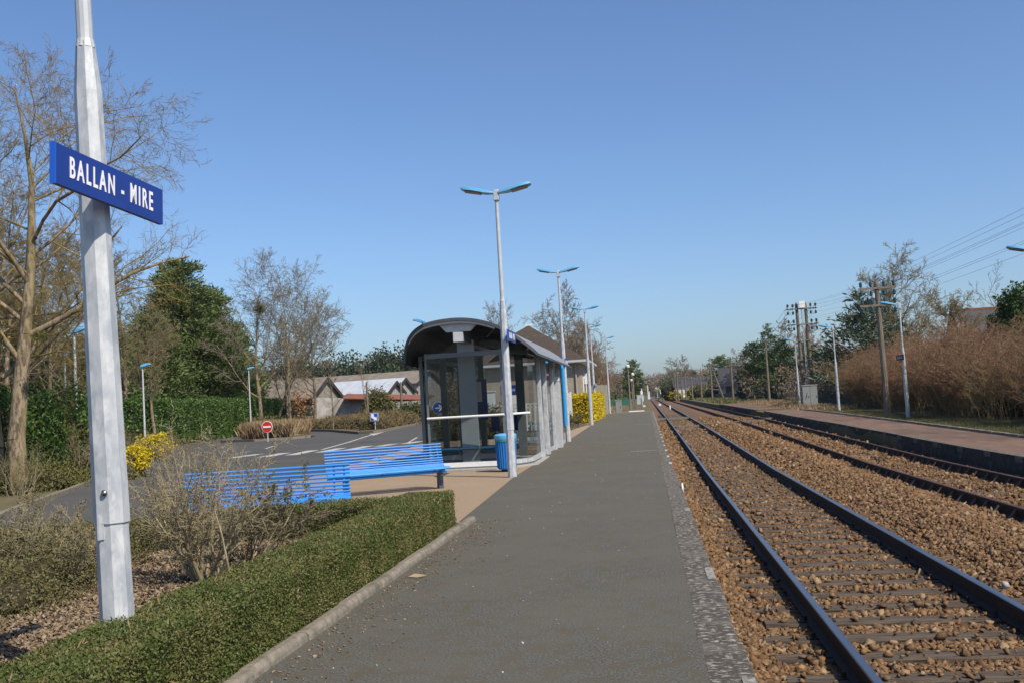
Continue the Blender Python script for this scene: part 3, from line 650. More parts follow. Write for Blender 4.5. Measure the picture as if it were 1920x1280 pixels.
    mb = MB(); mb.box((-3.02, 31.8, 2.93), (.1, 10.3, .12)); mb.build('top_rail', M_GREYM, t)
    mb = MB(); mb.box((-3.02, 31.8, .13), (.06, 10.4, .12)); mb.build('bottom_rail', M_GALVL, t)
    # glazing
    zb, zt = .19, 2.84
    def pane(a, b, m_, fr=True, mt=M_GALV):
        mb = MB(); mb.bar((a[0], a[1], (zb+zt)/2), (b[0], b[1], (zb+zt)/2), .012, zt-zb); p = mb.build('glass_pane', m_, t)
        mb = MB(); mb.bar((a[0], a[1], .13), (b[0], b[1], .13), .06, .10); mb.build('bottom_rail', mt, t)
        mb = MB(); mb.bar((a[0], a[1], 2.89), (b[0], b[1], 2.89), .06, .10); mb.build('top_rail', mt if mt == M_WPAINT else M_GREYM, t)
        return p
    A2, A, B, C_ = (-5.80, 26.5), (-5.52, 25.62), (-3.56, 25.42), (-3.02, 26.4)
    pane(A2, A, M_GLASSG); 
    mb = MB(); mb.bar((A[0], A[1], 1.515), (B[0], B[1], 1.515), .012, 2.65); mb.build('glass_pane', M_GLASS, t)
    mb = MB(); mb.bar((A[0], A[1], .13), (B[0], B[1], .13), .05, .12); mb.build('bottom_rail', M_WPAINT, t)
    mb = MB(); mb.bar((A[0], A[1], 2.90), (B[0], B[1], 2.90), .05, .12); mb.build('top_rail', M_GREYM, t)
    pane(B, C_, M_GLASS)
    for p_ in (A, B): mb = MB(); mb.box((p_[0], p_[1], 1.5), (.05, .05, 2.95)); mb.build('mullion', M_GREYM, t)
    mb = MB(); mb.cyl((A[0]-.02, A[1]-.06, 1.33), (B[0]+.02, B[1]-.06, 1.33), .03); mb.cyl((B[0]+.06, B[1]-.02, 1.33), (C_[0], C_[1]-.05, 1.33), .03); mb.build('handrail', M_WPAINT, t)
    for ya, yb in ((26.5, 28.6), (30.45, 32.6), (35.3, 36.9)): 
        mb = MB(); mb.bar((-3.02, ya, 1.5), (-3.02, yb, 1.5), .012, 2.6); mb.build('glass_pane', M_GLASS, t)
    for ya, yb in ((26.3, 28.9), (29, 31.6), (31.7, 34.3), (34.4, 37)):
        mb = MB(); mb.bar((-5.80, ya, 1.5), (-5.80, yb, 1.5), .012, 2.6); mb.build('glass_pane', M_GLASS, t)
        mb = MB(); mb.box((-5.80, ya, 1.5), (.09, .09, 2.9)); mb.build('mullion', M_GREYM, t)
    mb = MB(); mb.box((-5.80, 31.6, 2.9), (.08, 10.6, .1)); mb.build('top_rail', M_GREYM, t)
    mb = MB(); mb.box((-5.80, 31.6, .13), (.08, 10.6, .1)); mb.build('bottom_rail', M_GREYM, t)
    # back wall panel and seats on a beam
    mb = MB(); mb.box((-4.62, 26.0, .30), (2.0, .12, .12)); mb.build('seat_beam', M_COL, t)
    for px in (841, 882, 924):
        x = at(px, 840, 26.3)[0]; mb = MB(); mb.prism([(25.68, .54), (25.68, .51), (26.02, .46), (26.06, .14), (26.1, .14), (26.1, .50), (26.12, .54)], x-.25, x+.25, 'x')
        mb.build('seat', M_BLUES, t)
    # info panels inside
    mb = MB(); mb.box((-5.05, 31.2, 1.78), (.40, .03, 1.25)); mb.build('notice_board', M_DBLUE, t)
    mb = MB(); mb.box((-5.12, 31.18, 2.02), (.22, .012, .62)); mb.build('poster', M_WPAINT, t)
    mb = MB(); mb.box((-3.05, 33.9, 1.7), (.02, .5, .8)); mb.build('poster', M_WPAINT, t)
    for x in (-4.68, -3.98): mb = MB(); mb.box((x, 31.5, 1.03), (.26, .02, .52)); mb.build('notice', M_DBLUE, t)
shelter()
# ------------------------------------------------------------------ bin
def bin_():
    x, y = at(951, 880, 24.3)[:2]; t = thing('litter_bin', 'blue ribbed cylindrical litter bin beside the lamp post', 'bin', (x, y, 0))
    mb = MB(); mb.lathe([(.2, .05), (.22, .1), (.235, .74)], (x, y, 0), 24); mb.build('body', mat('bin_blue', (.03, .22, .62), (.03, .18, .52), 8, .4), t, smooth=True)
    mb = MB()
    for i in range(26): a = 2*math.pi*i/26; mb.bar((x+.225*math.cos(a), y+.225*math.sin(a), .08), (x+.247*math.cos(a), y+.247*math.sin(a), .76), .012, .014)
    mb.build('rib', M_BLUEB, t)
    mb = MB(); mb.lathe([(.26, .75), (.268, .77), (.268, .85), (.235, .88), (.14, .895)], (x, y, 0), 24); mb.build('lid', M_BLUEL, t, smooth=True)
    mb = MB(); mb.lathe([(.247, .70), (.257, .71), (.257, .755), (.247, .755)], (x, y, 0), 24); mb.build('liner', mat('green_liner', (.04, .32, .28), None), t, smooth=True)
    mb = MB(); mb.lathe([(.12, -.02), (.14, 0), (.14, .05), (.1, .05)], (x, y, 0), 16); mb.build('foot', M_BLACK, t)
bin_()
# ------------------------------------------------------------------ slatted benches
def bench(p0, p1, ztop, label):
    p0 = Vector((p0[0], p0[1], 0)); p1 = Vector((p1[0], p1[1], 0)); L_ = (p1-p0).length; c = (p0+p1)/2; ang = math.atan2(p1.y-p0.y, p1.x-p0.x)
    t = thing('slatted_bench', label, 'bench', (c.x, c.y, 0), ang, 'blue slatted benches'); k = ztop/.86
    def prof(u):      # side view: u 0..1 from top of back to front of seat ; returns (y, z), front is -y
        P = [(.12, .86), (.08, .72), (.03, .58), (.0, .47), (-.06, .42), (-.2, .41), (-.38, .42), (-.46, .40)]
        f = u*(len(P)-1); i = min(int(f), len(P)-2); f -= i; a, b = P[i], P[i+1]; return a[0]*(1-f)+b[0]*f, (a[1]*(1-f)+b[1]*f)*k
    for i in range(19):
        y, z = prof(i/18); mb = MB(); mb.cyl((-L_/2, y, z), (L_/2, y, z), .0155, n=8); mb.build('slat', M_BLUEB, t, world=False)
    for x in (-L_/2+.18, -.1, L_/2-.22, L_/2-.08):
        mb = MB(); pts = [prof(i/14) for i in range(15)]; 
        for a, b in zip(pts, pts[1:]): mb.bar((x, a[0]+.02, a[1]-.012), (x, b[0]+.02, b[1]-.012), .022, .022, (1, 0, 0))
        mb.build('cross_bar', M_BLUEB, t, world=False)
    mb = MB(); mb.cyl((-L_/2, -.12, .33*k), (L_/2+.02, -.12, .33*k), .036, n=12); mb.build('support_tube', M_BLUEB, t, world=False)
    for x in (-L_/2+.35, L_/2-.12):
        mb = MB(); mb.prism([(-.19, -.05), (-.05, -.05), (-.06, .34*k), (-.17, .34*k)], x-.05, x+.05, 'x'); mb.build('leg', M_DARKM, t, world=False, bevel=.01)
        mb = MB(); mb.bar((x, -.12, .32*k), (x, .02, .47*k), .05, .05, (1, 0, 0)); mb.bar((x, -.12, .32*k), (x, -.4, .39*k), .05, .05, (1, 0, 0)); mb.build('arm', M_BLUEB, t, world=False)
a = at(609, 847, 19.6); b = at(829, 831, 20.5); bench(a, b, .86, 'blue slatted metal bench standing in front of the shelter')
a = at(342, 893, 13.9); b = at(655, 874, 14.2); bench(a, b, .86, 'blue slatted metal bench half hidden behind the bare shrub')
# ------------------------------------------------------------------ blue information frame behind the shelter
t = thing('information_frame', 'bright blue bent tube frame with white panel at the shelter far end', 'sign', (-3.2, 37.2, 0))
mb = MB(); mb.tube([(-3.75, 37.0, rr(37)), (-3.75, 37.0, 2.75), (-3.68, 37.0, 2.92), (-3.52, 37, 2.98), (-3.12, 37, 2.98), (-3.0, 37, 2.9), (-2.95, 37, 2.75), (-2.95, 37, .7)], .07, 10); mb.build('frame', M_BLUEF, t, smooth=True)
mb = MB(); mb.box((-3.12, 37.0, 1.45), (.2, .04, 1.5)); mb.build('panel', M_WPAINT, t)
mb = MB(); mb.box((-3.5, 36.95, 2.48), (.55, .04, .25)); mb.box((-3.5, 36.93, 2.2), (.5, .02, .12)); mb.build('header', M_WPAINT, t)
mb = MB(); mb.box((-3.42, 36.92, 2.48), (.2, .02, .13)); mb.build('red_mark', M_RED, t)
t = thing('ticket_validator', 'slim grey ticket post against the shelter right side', 'ticket post', (-2.9, 33.9, 0))
mb = MB(); mb.box((-2.93, 33.9, 1.15), (.2, .28, 2.2)); mb.build('body', M_GALVL, t, bevel=.01); mb = MB(); mb.box((-2.93, 33.9, 2.33), (.21, .3, .14)); mb.build('head', M_WPAINT, t)
# blue hanging sign seen through the glass
t = thing('direction_sign', 'dark blue platform sign on slim posts behind the shelter', 'sign', (-5.0, 43, .1))
mb = MB(); sx, sy, sz = at(955, 731, 43); mb.box((sx, sy, sz), (.75, .04, .42)); mb.build('panel', M_DBLUE, t)
mb = MB(); mb.box((sx-.3, sy+.05, 1.1), (.05, .05, 2.2)); mb.box((sx+.3, sy+.05, 1.1), (.05, .05, 2.2)); mb.build('post', M_GALV, t)
mb = MB(); put_text(mb, 'BALLAN', .17, (sx, sy-.03, sz), (1, 0, 0), (0, 0, 1), xs=.8, depth=.002); mb.build('lettering', M_WHITE, t)
# cabinets behind shelter
def cabinet(loc, d, m, label, name='cabinet', rz=0, doors=2, cat='cabinet'):
    t = thing(name, label, cat, loc); x, y, z = loc
    mb = MB(); mb.box((x, y, z+d[2]/2), d); mb.build('body', m, t, bevel=.01)
    mb = MB(); mb.box((x, y, z+d[2]+.03), (d[0]+.08, d[1]+.08, .06)); mb.build('roof', M_CONC if m == M_GREYP else m, t)
    for i in range(doors):
        wd = d[0]/doors; mb = MB(); mb.box((x-d[0]/2+wd*(i+.5), y-d[1]/2-.008, z+d[2]*.52), (wd-.05, .02, d[2]*.88)); dr = mb.build('door', m, t, bevel=.006)
        mb = MB(); mb.box((x-d[0]/2+wd*(i+.85), y-d[1]/2-.03, z+d[2]*.5), (.03, .03, .12)); mb.build('handle', M_BLACK, dr)
    mb = MB(); mb.box((x, y, z-.02), (d[0]+.1, d[1]+.1, .1)); mb.build('plinth', M_CONC, t)
c = at(912, 800, 50); cabinet((c[0], c[1], rr(c[1])), (.95, .7, 2.05), mat('white_cabinet', (.55, .60, .62), None, rough=.5), 'white equipment cabinet seen through the shelter glass')
c = G(1516, 763, -.12); cabinet((c[0]+.1, c[1], rr(c[1])-.14), (1.0, .75, 1.52), M_GREYP, 'grey concrete cabinet beside the double timber pole')
cabinet((-2.5, 92, rr(92)-.2), (.55, .5, 1.2), M_GREYP, 'small grey cabinet beyond the near platform end', doors=1)
# ------------------------------------------------------------------ bicycle rack with bikes behind shelter (blue hoops)
t = thing('bicycle_rack', 'row of blue hoops for bicycles behind the shelter', 'bike rack', (-4.4, 39.5, .1))
for i in range(8):
    x = -5.3+i*.27; mb = MB(); mb.tube([(x, 39.3, .08), (x, 39.3, .75), (x, 39.45, .88), (x, 39.85, .88), (x, 40, .75), (x, 40, .08)], .022, 8); mb.build('hoop', M_BLUES, t)
mb = MB(); mb.cyl((-5.4, 39.3, .12), (-3.3, 39.3, .12), .025); mb.cyl((-5.4, 40, .12), (-3.3, 40, .12), .025); mb.build('ground_rail', M_BLUES, t)
# ------------------------------------------------------------------ road signs
def round_sign(c, r, col, label, zc, kind):
    x, y = c[0], c[1]; g = rr(y); t = thing('road_sign', label, 'road sign', (x, y, g))
    mb = MB(); mb.cyl((x, y+.04, g-.1), (x, y+.04, zc+r*.5), .035, n=8); mb.build('post', M_GALVL, t)
    mb = MB(); mb.cyl((x, y+.015, zc), (x, y-.005, zc), r, n=28); mb.build('rim', M_WHITE, t)
    mb = MB(); mb.cyl((x, y-.004, zc), (x, y-.014, zc), r*.92, n=28); mb.build('disc', col, t)
    mb = MB()
    if kind == 'bar': mb.box((x, y-.03, zc), (r*1.4, .02, r*.30))
    else:
        mb.box((x-r*.12, y-.03, zc), (r*.95, .02, r*.2))
        mb.bar((x+r*.5, y-.0185, zc+r*.02), (x+r*.05, y-.0185, zc+r*.45), r*.2, .01, (0, 1, 0)) if False else None
        mb.prism([(x+r*.66, zc), (x+r*.12, zc+r*.56), (x-r*.05, zc+r*.42), (x+r*.36, zc), (x-r*.05, zc-r*.42), (x+r*.12, zc-r*.56)], y-.0385, y-.0185, 'y')
    mb.build('symbol', M_WHITE, t)
c = G(502, 827); round_sign(c, .34, M_RED, 'round red no entry sign in front of the dry grass island', at(501, 799, math.hypot(c[0], c[1]))[2], 'bar')
c = at(823, 764, 48); round_sign(c, .30, mat('sign_mid_blue', (.01, .10, .55), None, rough=.4), 'round blue arrow sign seen through the left shelter glass', c[2], 'arrow')
c = G(703, 806); d = math.hypot(*c); t = thing('road_sign', 'square blue lane sign with white bent arrow by the brown shrubs', 'road sign', (c[0], c[1], rr(c[1])))
zc = at(703, 781, d*.99)[2]; x, y = c; g = rr(y); s_ = .27
mb = MB(); mb.cyl((x+.03, y+.04, g-.1), (x+.03, y+.04, zc), .035, n=8); mb.build('post', M_GALVL, t)
mb = MB(); mb.box((x, y, zc), (2*s_+.05, .02, 2*s_+.05)); mb.build('rim', M_WHITE, t)
mb = MB(); mb.box((x, y-.014, zc), (2*s_, .012, 2*s_)); mb.build('panel', mat('sign_mid_blue', (.01, .10, .55)), t)
mb = MB(); q = s_; mb.prism([(x-q*.8, zc+q*.85), (x-q*.1, zc+q*.85), (x-q*.1, zc+q*.2), (x+q*.35, zc-q*.15), (x+q*.6, zc+q*.1), (x+q*.75, zc-q*.85), (x-q*.25, zc-q*.85), (x-q*.02, zc-q*.6), (x-q*.8, zc-q*.1)], y-.045, y-.022, 'y'); mb.build('symbol', M_WHITE, t)
# ------------------------------------------------------------------ car park lamps
def park_lamp(px, py, d, h, label, rz=.6, double=False):
    X, Y, Z = at(px, py, d); g = rr(Y); t = thing('car_park_lamp', label, 'lamp post', (X, Y, g), rz, 'blue lamps round the car park')
    H_ = Z-g; mb = MB(); mb.cyl((0, 0, 0), (0, 0, H_-.05), .065, .04, 8); mb.build('pole', M_GALVL, t, world=False)
    for s_ in ((1, -1) if double else (1,)):
        mb = MB(); mb.prism([(-.12*s_, H_-.06), (.12*s_, H_-.04), (.33*s_, H_+.04), (.45*s_, H_+.06), (.40*s_, H_+.14), (.2*s_, H_+.15), (-.1*s_, H_+.05)], -.13, .13, 'y'); mb.build('lamp_head', M_BLUEL, t, world=False, bevel=.03)
park_lamp(267, 686, 56, 5, 'blue headed lamp post before the long laurel hedge', .2)
park_lamp(466, 691, 80, 5, 'blue headed lamp post right of the dark pines', .2)
park_lamp(139, 622, 37, 5, 'taller looking blue lamp post right of the lichen covered tree', .25)
park_lamp(121, 665, 62, 5, 'blue lamp post rising behind the laurel bush', .4)
X, Y, Z = at(792, 601, 47); park_lamp(792, 603, 47, 6, 'street lamp whose blue head shows above the shelter roof', math.pi)
# ------------------------------------------------------------------ station building, fence
def station():
    x1, y0, y1, x0 = -4.5, 72.6, 84, -13; g = rr(72); ze = 4.35; za = at(995, 610, 78)[2]
    t = thing('station_building', 'beige rendered station building with brown hipped roof', 'building', (x1, y0, g))
    mb = MB(); mb.box(((x0+x1)/2, (y0+y1)/2, (g+ze)/2-.1), (x1-x0, y1-y0, ze-g+.2)); mb.build('wall', M_RENDER, t)
    e = .55; ex0, ex1, ey0, ey1 = x0-e, x1+e, y0-e, y1+e; ax = (x0+x1)/2+.2; r0, r1 = (ax, y0+4.8), (ax, y1-4.8)
    mb = MB(); P = [(ex0, ey0, ze+.12), (ex1, ey0, ze+.12), (ex1, ey1, ze+.12), (ex0, ey1, ze+.12), (r0[0], r0[1], za), (r1[0], r1[1], za)]
    mb.add(P, [(0, 1, 4), (1, 2, 5, 4), (2, 3, 5), (3, 0, 4, 5), (0, 3, 2, 1)]); rf = mb.build('roof', M_TILE, t)
    mb = MB(); mb.box((r0[0], r0[1]+.2, za+.03), (.5, .4, .14)); mb.build('ridge_cap', M_WPAINT, rf)
    mb = MB()
    for a, b in (((ex0, ey0), (ex1, ey0)), ((ex1, ey0), (ex1, ey1))): mb.bar((*a, ze+.03), (*b, ze+.03), .14, .16)
    mb.build('gutter', M_GALVL, t)
    mb = MB(); mb.box(((ex0+ex1)/2, (ey0+ey1)/2, ze-.04), (ex1-ex0-.2, ey1-ey0-.2, .12)); mb.build('soffit', M_WPAINT, t)
    mb = MB(); mb.cyl((x1-.35, y0-.07, g), (x1-.35, y0-.07, ze-.1), .07); mb.build('downpipe', M_RENDER, t)
    for yy in (75.2, 78.5, 81.5):
        mb = MB(); mb.box((x1+.02, yy, g+2.2), (.1, 1.1, 1.6)); wn = mb.build('window', M_WPAINT, t); mb = MB(); mb.box((x1+.08, yy, g+2.2), (.02, .95, 1.4)); mb.build('pane', mat('dark_pane', (.05, .06, .07), None, rough=.1), wn)
    mb = MB(); mb.box((x1+.2, 77.2, g+2.9), (.4, .6, .8)); mb.build('wall_unit', M_WPAINT, t)
    mb = MB(); mb.box((-9.6, y0-.04, g+1.0), (1.0, .1, 2.1)); mb.build('door', M_WPAINT, t)
station()
# annexe with corrugated side beyond
mb = MB(); mb.box((-3.9, 88.5, rr(88)+1.1), (1.2, 6, 2.6)); tr_thing('storage_hut', 'pale boarded hut beyond the station building', 'hut', mb, mat('cream_boards', (.42, .40, .32), (.32, .31, .25), 3, .8, .3, 10, stretch=(4, 4, .3)))
def picket(p0, p1, h, label, gap=.14):
    t = thing('picket_fence', label, 'fence', (p0[0], p0[1], rr(p0[1]))); L_ = math.hypot(p1[0]-p0[0], p1[1]-p0[1]); n = int(L_/gap); mb = MB(); ang = math.atan2(p1[1]-p0[1], p1[0]-p0[0])
    for i in range(n+1):
        f = i/n; x = p0[0]+(p1[0]-p0[0])*f; y = p0[1]+(p1[1]-p0[1])*f; mb.box((x, y, rr(y)+h/2+.06), (.09, .02, h), rz=ang)
    mb.build('pale', M_WFENCE, t)
    mb = MB()
    for zz in (.3, h-.15, h+.02): mb.bar((p0[0], p0[1]+.03, rr(p0[1])+zz), (p1[0], p1[1]+.03, rr(p1[1])+zz), .03, .08)
    mb.build('rail', M_WFENCE, t)
    mb = MB()
    for i in range(int(L_/2)+1):
        f = min(1, i*2/L_); x = p0[0]+(p1[0]-p0[0])*f; y = p0[1]+(p1[1]-p0[1])*f; mb.box((x, y, rr(y)+h/2+.05), (.1, .1, h+.14), rz=ang)
    mb.build('post', M_WFENCE, t)
picket((-4.35, 59.5), (-4.75, 50), 1.75, 'white picket fence beside the yellow hedge')
picket((-4.85, 50), (-8.6, 50.5), 1.35, 'white picket fence seen through the shelter glass', .2)
# ================================================================== VEGETATION
def p_at(px, d): X, Y, Z = at(px, 800, d); return (X, Y, rr(Y))
def lumps(P, a, f, seed=0):
    x, y, z = P.T
    return a*(np.sin(x*f*1.0+seed)+np.sin(y*f*1.3+2*seed+z*f)+np.sin((x+y)*f*2.1+seed*.7)*.6+np.sin((z*1.7-x)*f*2.7+seed)*.5)/3.1
def hedge(label, path, wd, h, leaf, dens, m, seed, name='clipped_hedge', rough=.05, cat='hedge', lump=.03, lf=2.2, aspect=.55, group=None, taper=0., z0=0.):
    g = np.random.default_rng(seed); t = thing(name, label, cat, (path[0][0], path[0][1], rr(path[0][1])), 0, group)
    Ps, Ns, core = [], [], MB()
    for ai, (a, b) in enumerate(zip(path, path[1:])):
        a = np.array(a, float); b = np.array(b, float); L_ = np.linalg.norm(b-a); d = (b-a)/L_; nr = np.array([d[1], -d[0]])
        def addf(n, u, v, zz, N):
            P = np.empty((n, 3)); P[:, :2] = a+d*u[:, None]+nr*v[:, None]; P[:, 2] = zz; Ps.append(P); Ns.append(np.tile(N, (n, 1)))
        n = int(L_*wd*dens); addf(n, g.uniform(0, L_, n), g.uniform(-wd/2, wd/2, n), np.full(n, h), (0, 0, 1))
        for s_ in (1, -1):
            n = int(L_*h*dens); zz = g.uniform(0, h, n); addf(n, g.uniform(0, L_, n), np.full(n, s_*wd/2)*(1-taper*zz/h), zz, (nr[0]*s_, nr[1]*s_, 0))
        for s_, u0 in ((-1, 0), (1, L_)):
            n = int(wd*h*dens); addf(n, np.full(n, u0), g.uniform(-wd/2, wd/2, n), g.uniform(0, h, n), (d[0]*s_, d[1]*s_, 0))
        i = rough+.03; c = (a+b)/2
        k = max(1, int(L_/4))
        for q in range(k):
            p0 = a+d*(L_*q/k+(i if q == 0 else 0)); p1 = a+d*(L_*(q+1)/k-(i if q == k-1 else 0))
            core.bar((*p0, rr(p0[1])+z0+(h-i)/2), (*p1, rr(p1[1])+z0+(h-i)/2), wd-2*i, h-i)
    P = np.concatenate(Ps); N = np.concatenate(Ns).astype(float)
    P = P+N*(lumps(P, lump, lf, seed)[:, None]+(-g.random((len(P), 1))**1.5*rough*1.6+rough*.4))
    P[:, 2] += rrn(P[:, 1])+z0
    V, Fq = leaves_arr(P, leaf, g, aspect, nrm=None, upb=.25)
    npmesh('foliage', V, Fq, m, t); core.build('light_block_core', M_CORE, t)  # core is an added solid that stops light passing the leaves
    return t
def blobs(name, label, cat, bl, leaf, dens, m, seed, aspect=.5, shell=.35, group=None, core=True, loc=None, coref=.72, amp=.16, upb=.2, parent=None, part='foliage'):
    g = np.random.default_rng(seed); c0 = bl[0][0]
    t = parent or thing(name, label, cat, loc or (c0[0], c0[1], rr(c0[1])), 0, group); Ps = []; cm = MB()
    for (c, r) in bl:
        c = np.array(c, float); r = np.array(r, float); ar = 4*math.pi*((((r[0]*r[1])**1.6+(r[0]*r[2])**1.6+(r[1]*r[2])**1.6)/3)**(1/1.6)); n = int(ar*dens)
        u = unit(g.normal(size=(n, 3))); k = 1+amp*(np.sin(u[:, 0]*5+seed)+np.sin(u[:, 1]*6+c[0])+np.sin(u[:, 2]*7+c[1])+np.sin(u[:, 0]*13+u[:, 2]*11))/2.
        P = c+u*r*(k*(1-shell*g.random(n)**1.4))[:, None]; Ps.append(P[P[:, 2] > rrn(P[:, 1])-.05])
        if core:
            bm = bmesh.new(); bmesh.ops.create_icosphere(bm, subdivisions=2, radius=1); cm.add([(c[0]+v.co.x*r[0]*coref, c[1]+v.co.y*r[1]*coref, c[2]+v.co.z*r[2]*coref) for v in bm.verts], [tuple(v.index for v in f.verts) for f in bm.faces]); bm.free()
    P = np.concatenate(Ps); V, Fq = leaves_arr(P, leaf, g, aspect, upb=upb); npmesh(part, V, Fq, m, t)
    if core: cm.build('light_block_core', M_CORE, t)  # added solid core, keeps light from shining through
    return t
def rotv(d, ang, g):
    a = Vector(d).orthogonal().normalized(); a.rotate(Matrix.Rotation(g.uniform(0, 2*math.pi), 3, Vector(d))); v = Vector(d).copy(); v.rotate(Matrix.Rotation(ang, 3, a)); return v
def grow(out, g, p, d, L_, r, lev, mx, P):
    n = P['seg'][min(lev, len(P['seg'])-1)]; p = Vector(p); d = Vector(d).normalized(); pts = []
    w_ = P['wob'][min(lev, len(P['wob'])-1)]; tr = P['up'][min(lev, len(P['up'])-1)]
    for i in range(n):
        d = (d+Vector((g.gauss(0, w_), g.gauss(0, w_), g.gauss(0, w_)+tr))).normalized(); q = p+d*(L_/n)
        tp = .93 if lev == 0 else P['tap']; ra = r*(1-tp*i/n); rb = r*(1-tp*(i+1)/n); out[lev].append((*p, *q, ra, rb)); pts.append((Vector(p), Vector(q), Vector(d), rb)); p = q
    if lev >= mx: return
    nc = P['ch'][min(lev, len(P['ch'])-1)]; st = P['start'][min(lev, len(P['start'])-1)]
    for c in range(nc):
        f = st+(1-st)*(c+g.random())/nc; i = min(int(f*n), n-1); fr = f*n-i; a, b, dd, rb = pts[i]
        q = a.lerp(b, fr); ang = R_(g.gauss(P['ang'][min(lev, len(P['ang'])-1)], 9)); nd = rotv(dd, ang, g)
        Lc = L_*P['len'][min(lev, len(P['len'])-1)]*g.uniform(.65, 1.2)*(1-.45*f)
        grow(out, g, q, nd, Lc, max(rb*P['rad']*g.uniform(.8, 1.1), P['rmin']), lev+1, mx, P)
TREE = dict(seg=[8, 6, 4, 3, 2], wob=[.06, .12, .16, .2, .2], up=[.03, .05, .02, .0, -.02], ch=[16, 11, 9, 7, 4], start=[.28, .2, .15, .1, .1], ang=[42, 42, 42, 40], len=[.52, .5, .48, .5], rad=.55, rmin=.006, tap=.72)
def tree_arrays(seed, H, r, mx=4, P=None, d=(0, 0, 1), base=(0, 0, 0), k=(8, 5, 4, 3, 3)):
    Q = dict(TREE); Q.update(P or {}); g = random.Random(seed); out = [[] for _ in range(mx+1)]
    grow(out, g, base, d, H, r, 0, mx, Q); return out
def to_mesh_levels(out, split, ks=(9, 6, 4, 3, 3)):
    tr = merge([segs_arr(out[i], ks[min(i, 4)]) for i in range(split) if len(out[i])]); tw = merge([segs_arr(out[i], ks[min(i, 4)]) for i in range(split, len(out)) if len(out[i])]); return tr, tw
TREECACHE = {}
def bare_tree(loc, label, H, r, seed, m=M_BARK, mt=M_TWIG, P=None, mx=4, group=None, name='bare_tree', split=2, scale=1., rz=0., d=(0, 0, 1), cache=None, sxy=1.):
    t = thing(name, label, 'tree', loc, rz, group)
    if cache and cache in TREECACHE:
        a, b = TREECACHE[cache]
    else:
        tr, tw = to_mesh_levels(tree_arrays(seed, H, r, mx, P, d), split)
        a = npmesh('trunk', tr[0], tr[1], m, smooth=True).data; b = npmesh('crown', tw[0], tw[1], mt).data
        for o in list(COL.objects):
            if o.data in (a, b): bpy.data.objects.remove(o)
        if cache: TREECACHE[cache] = (a, b)
    for nm, me in (('trunk', a), ('crown', b)):
        o = bpy.data.objects.new(nm, me); COL.objects.link(o); o.parent = t
    t.scale = (scale*sxy, scale*sxy, scale)
    return t
def conifer(loc, label, H, R, m, seed, kind='spruce', group=None, name='conifer_tree', base=.08, lean=(0, 0), leaf=.5, dens=1., loose=0.):
    g = np.random.default_rng(seed); x0, y0, z0 = loc; t = thing(name, label, 'tree', loc, 0, group)
    mb = MB(); mb.cyl((x0, y0, z0-.2), (x0+lean[0], y0+lean[1], z0+H*.96), .022*H, .01, 8); mb.build('trunk', M_BARK, t)
    Ps, Ax, S = [], [], []
    nb = int(H*9*dens)
    for i in range(nb):
        f = base+(1-base)*(i+g.random())/nb; zc = H*f
        if kind == 'spruce': rad = R*(1-f)**.85*(.75+.45*g.random())+.12
        elif kind == 'round': rad = R*math.sin(min(1, (1-f)*1.35+.12)*math.pi/2)**.9*(.7+.45*g.random())
        elif kind == 'cedar': rad = R*(1-f**2.2)*(.55+.6*g.random())+.1
        else: rad = R*min(1, (1-f)*3.2+.12)*(.85+.25*g.random())
        a = g.random()*2*math.pi; el = {'spruce': -.12, 'round': .25, 'cedar': .10, 'column': 1.2}[kind]+g.normal()*.1
        d = np.array([math.cos(a)*math.cos(el), math.sin(a)*math.cos(el), math.sin(el)]); o = np.array([x0+lean[0]*f, y0+lean[1]*f, z0+zc])
        n = max(5, int(rad*34*dens)); u = g.random(n)**.7; 
        sp = (.10+.16*rad*(1-np.abs(u-.55)))*(1+loose)
        P = o+d*(u*rad)[:, None]+g.normal(size=(n, 3))*sp[:, None]*np.array([1, 1, .5 if kind != 'column' else .9]); P[:, 2] -= (u**2)*rad*(.16 if kind == 'spruce' else 0)
        Ps.append(P); Ax.append(np.tile(d, (n, 1))); S.append((*o, *(o+d*rad*.9), .02+.012*rad, .008))
    P = np.concatenate(Ps); A = np.concatenate(Ax)
    V, Fq = leaves_arr(P, leaf, g, .28, axis=A+np.array([0, 0, .25]), spread=.55); tr = segs_arr(S, 3)
    npmesh('crown', V, Fq, m, t); npmesh('limb', tr[0], tr[1], M_BARK, t)
    return t
def shrub_arrays(seed, H, n, spread, mx=3, r=.012, P=None, wob=.1, rbase=.12):
    g = random.Random(seed); Q = dict(seg=[6, 4, 3, 2], wob=[wob, .18, .2, .2], up=[.05, .04, .02, 0], ch=[7, 5, 3], start=[.2, .15, .1], ang=[34, 40, 42], len=[.5, .5, .5], rad=.6, rmin=.0028, tap=.6); Q.update(P or {})
    out = [[] for _ in range(mx+1)]
    for i in range(n):
        a = g.uniform(0, 6.283); sp = spread*math.sqrt(g.random()); grow(out, g, (math.cos(a)*rbase*g.random(), math.sin(a)*rbase*g.random(), -.03), (math.cos(a)*sp, math.sin(a)*sp, 1), H*g.uniform(.7, 1.1), r*g.uniform(.7, 1.2), 0, mx, Q)
    return out
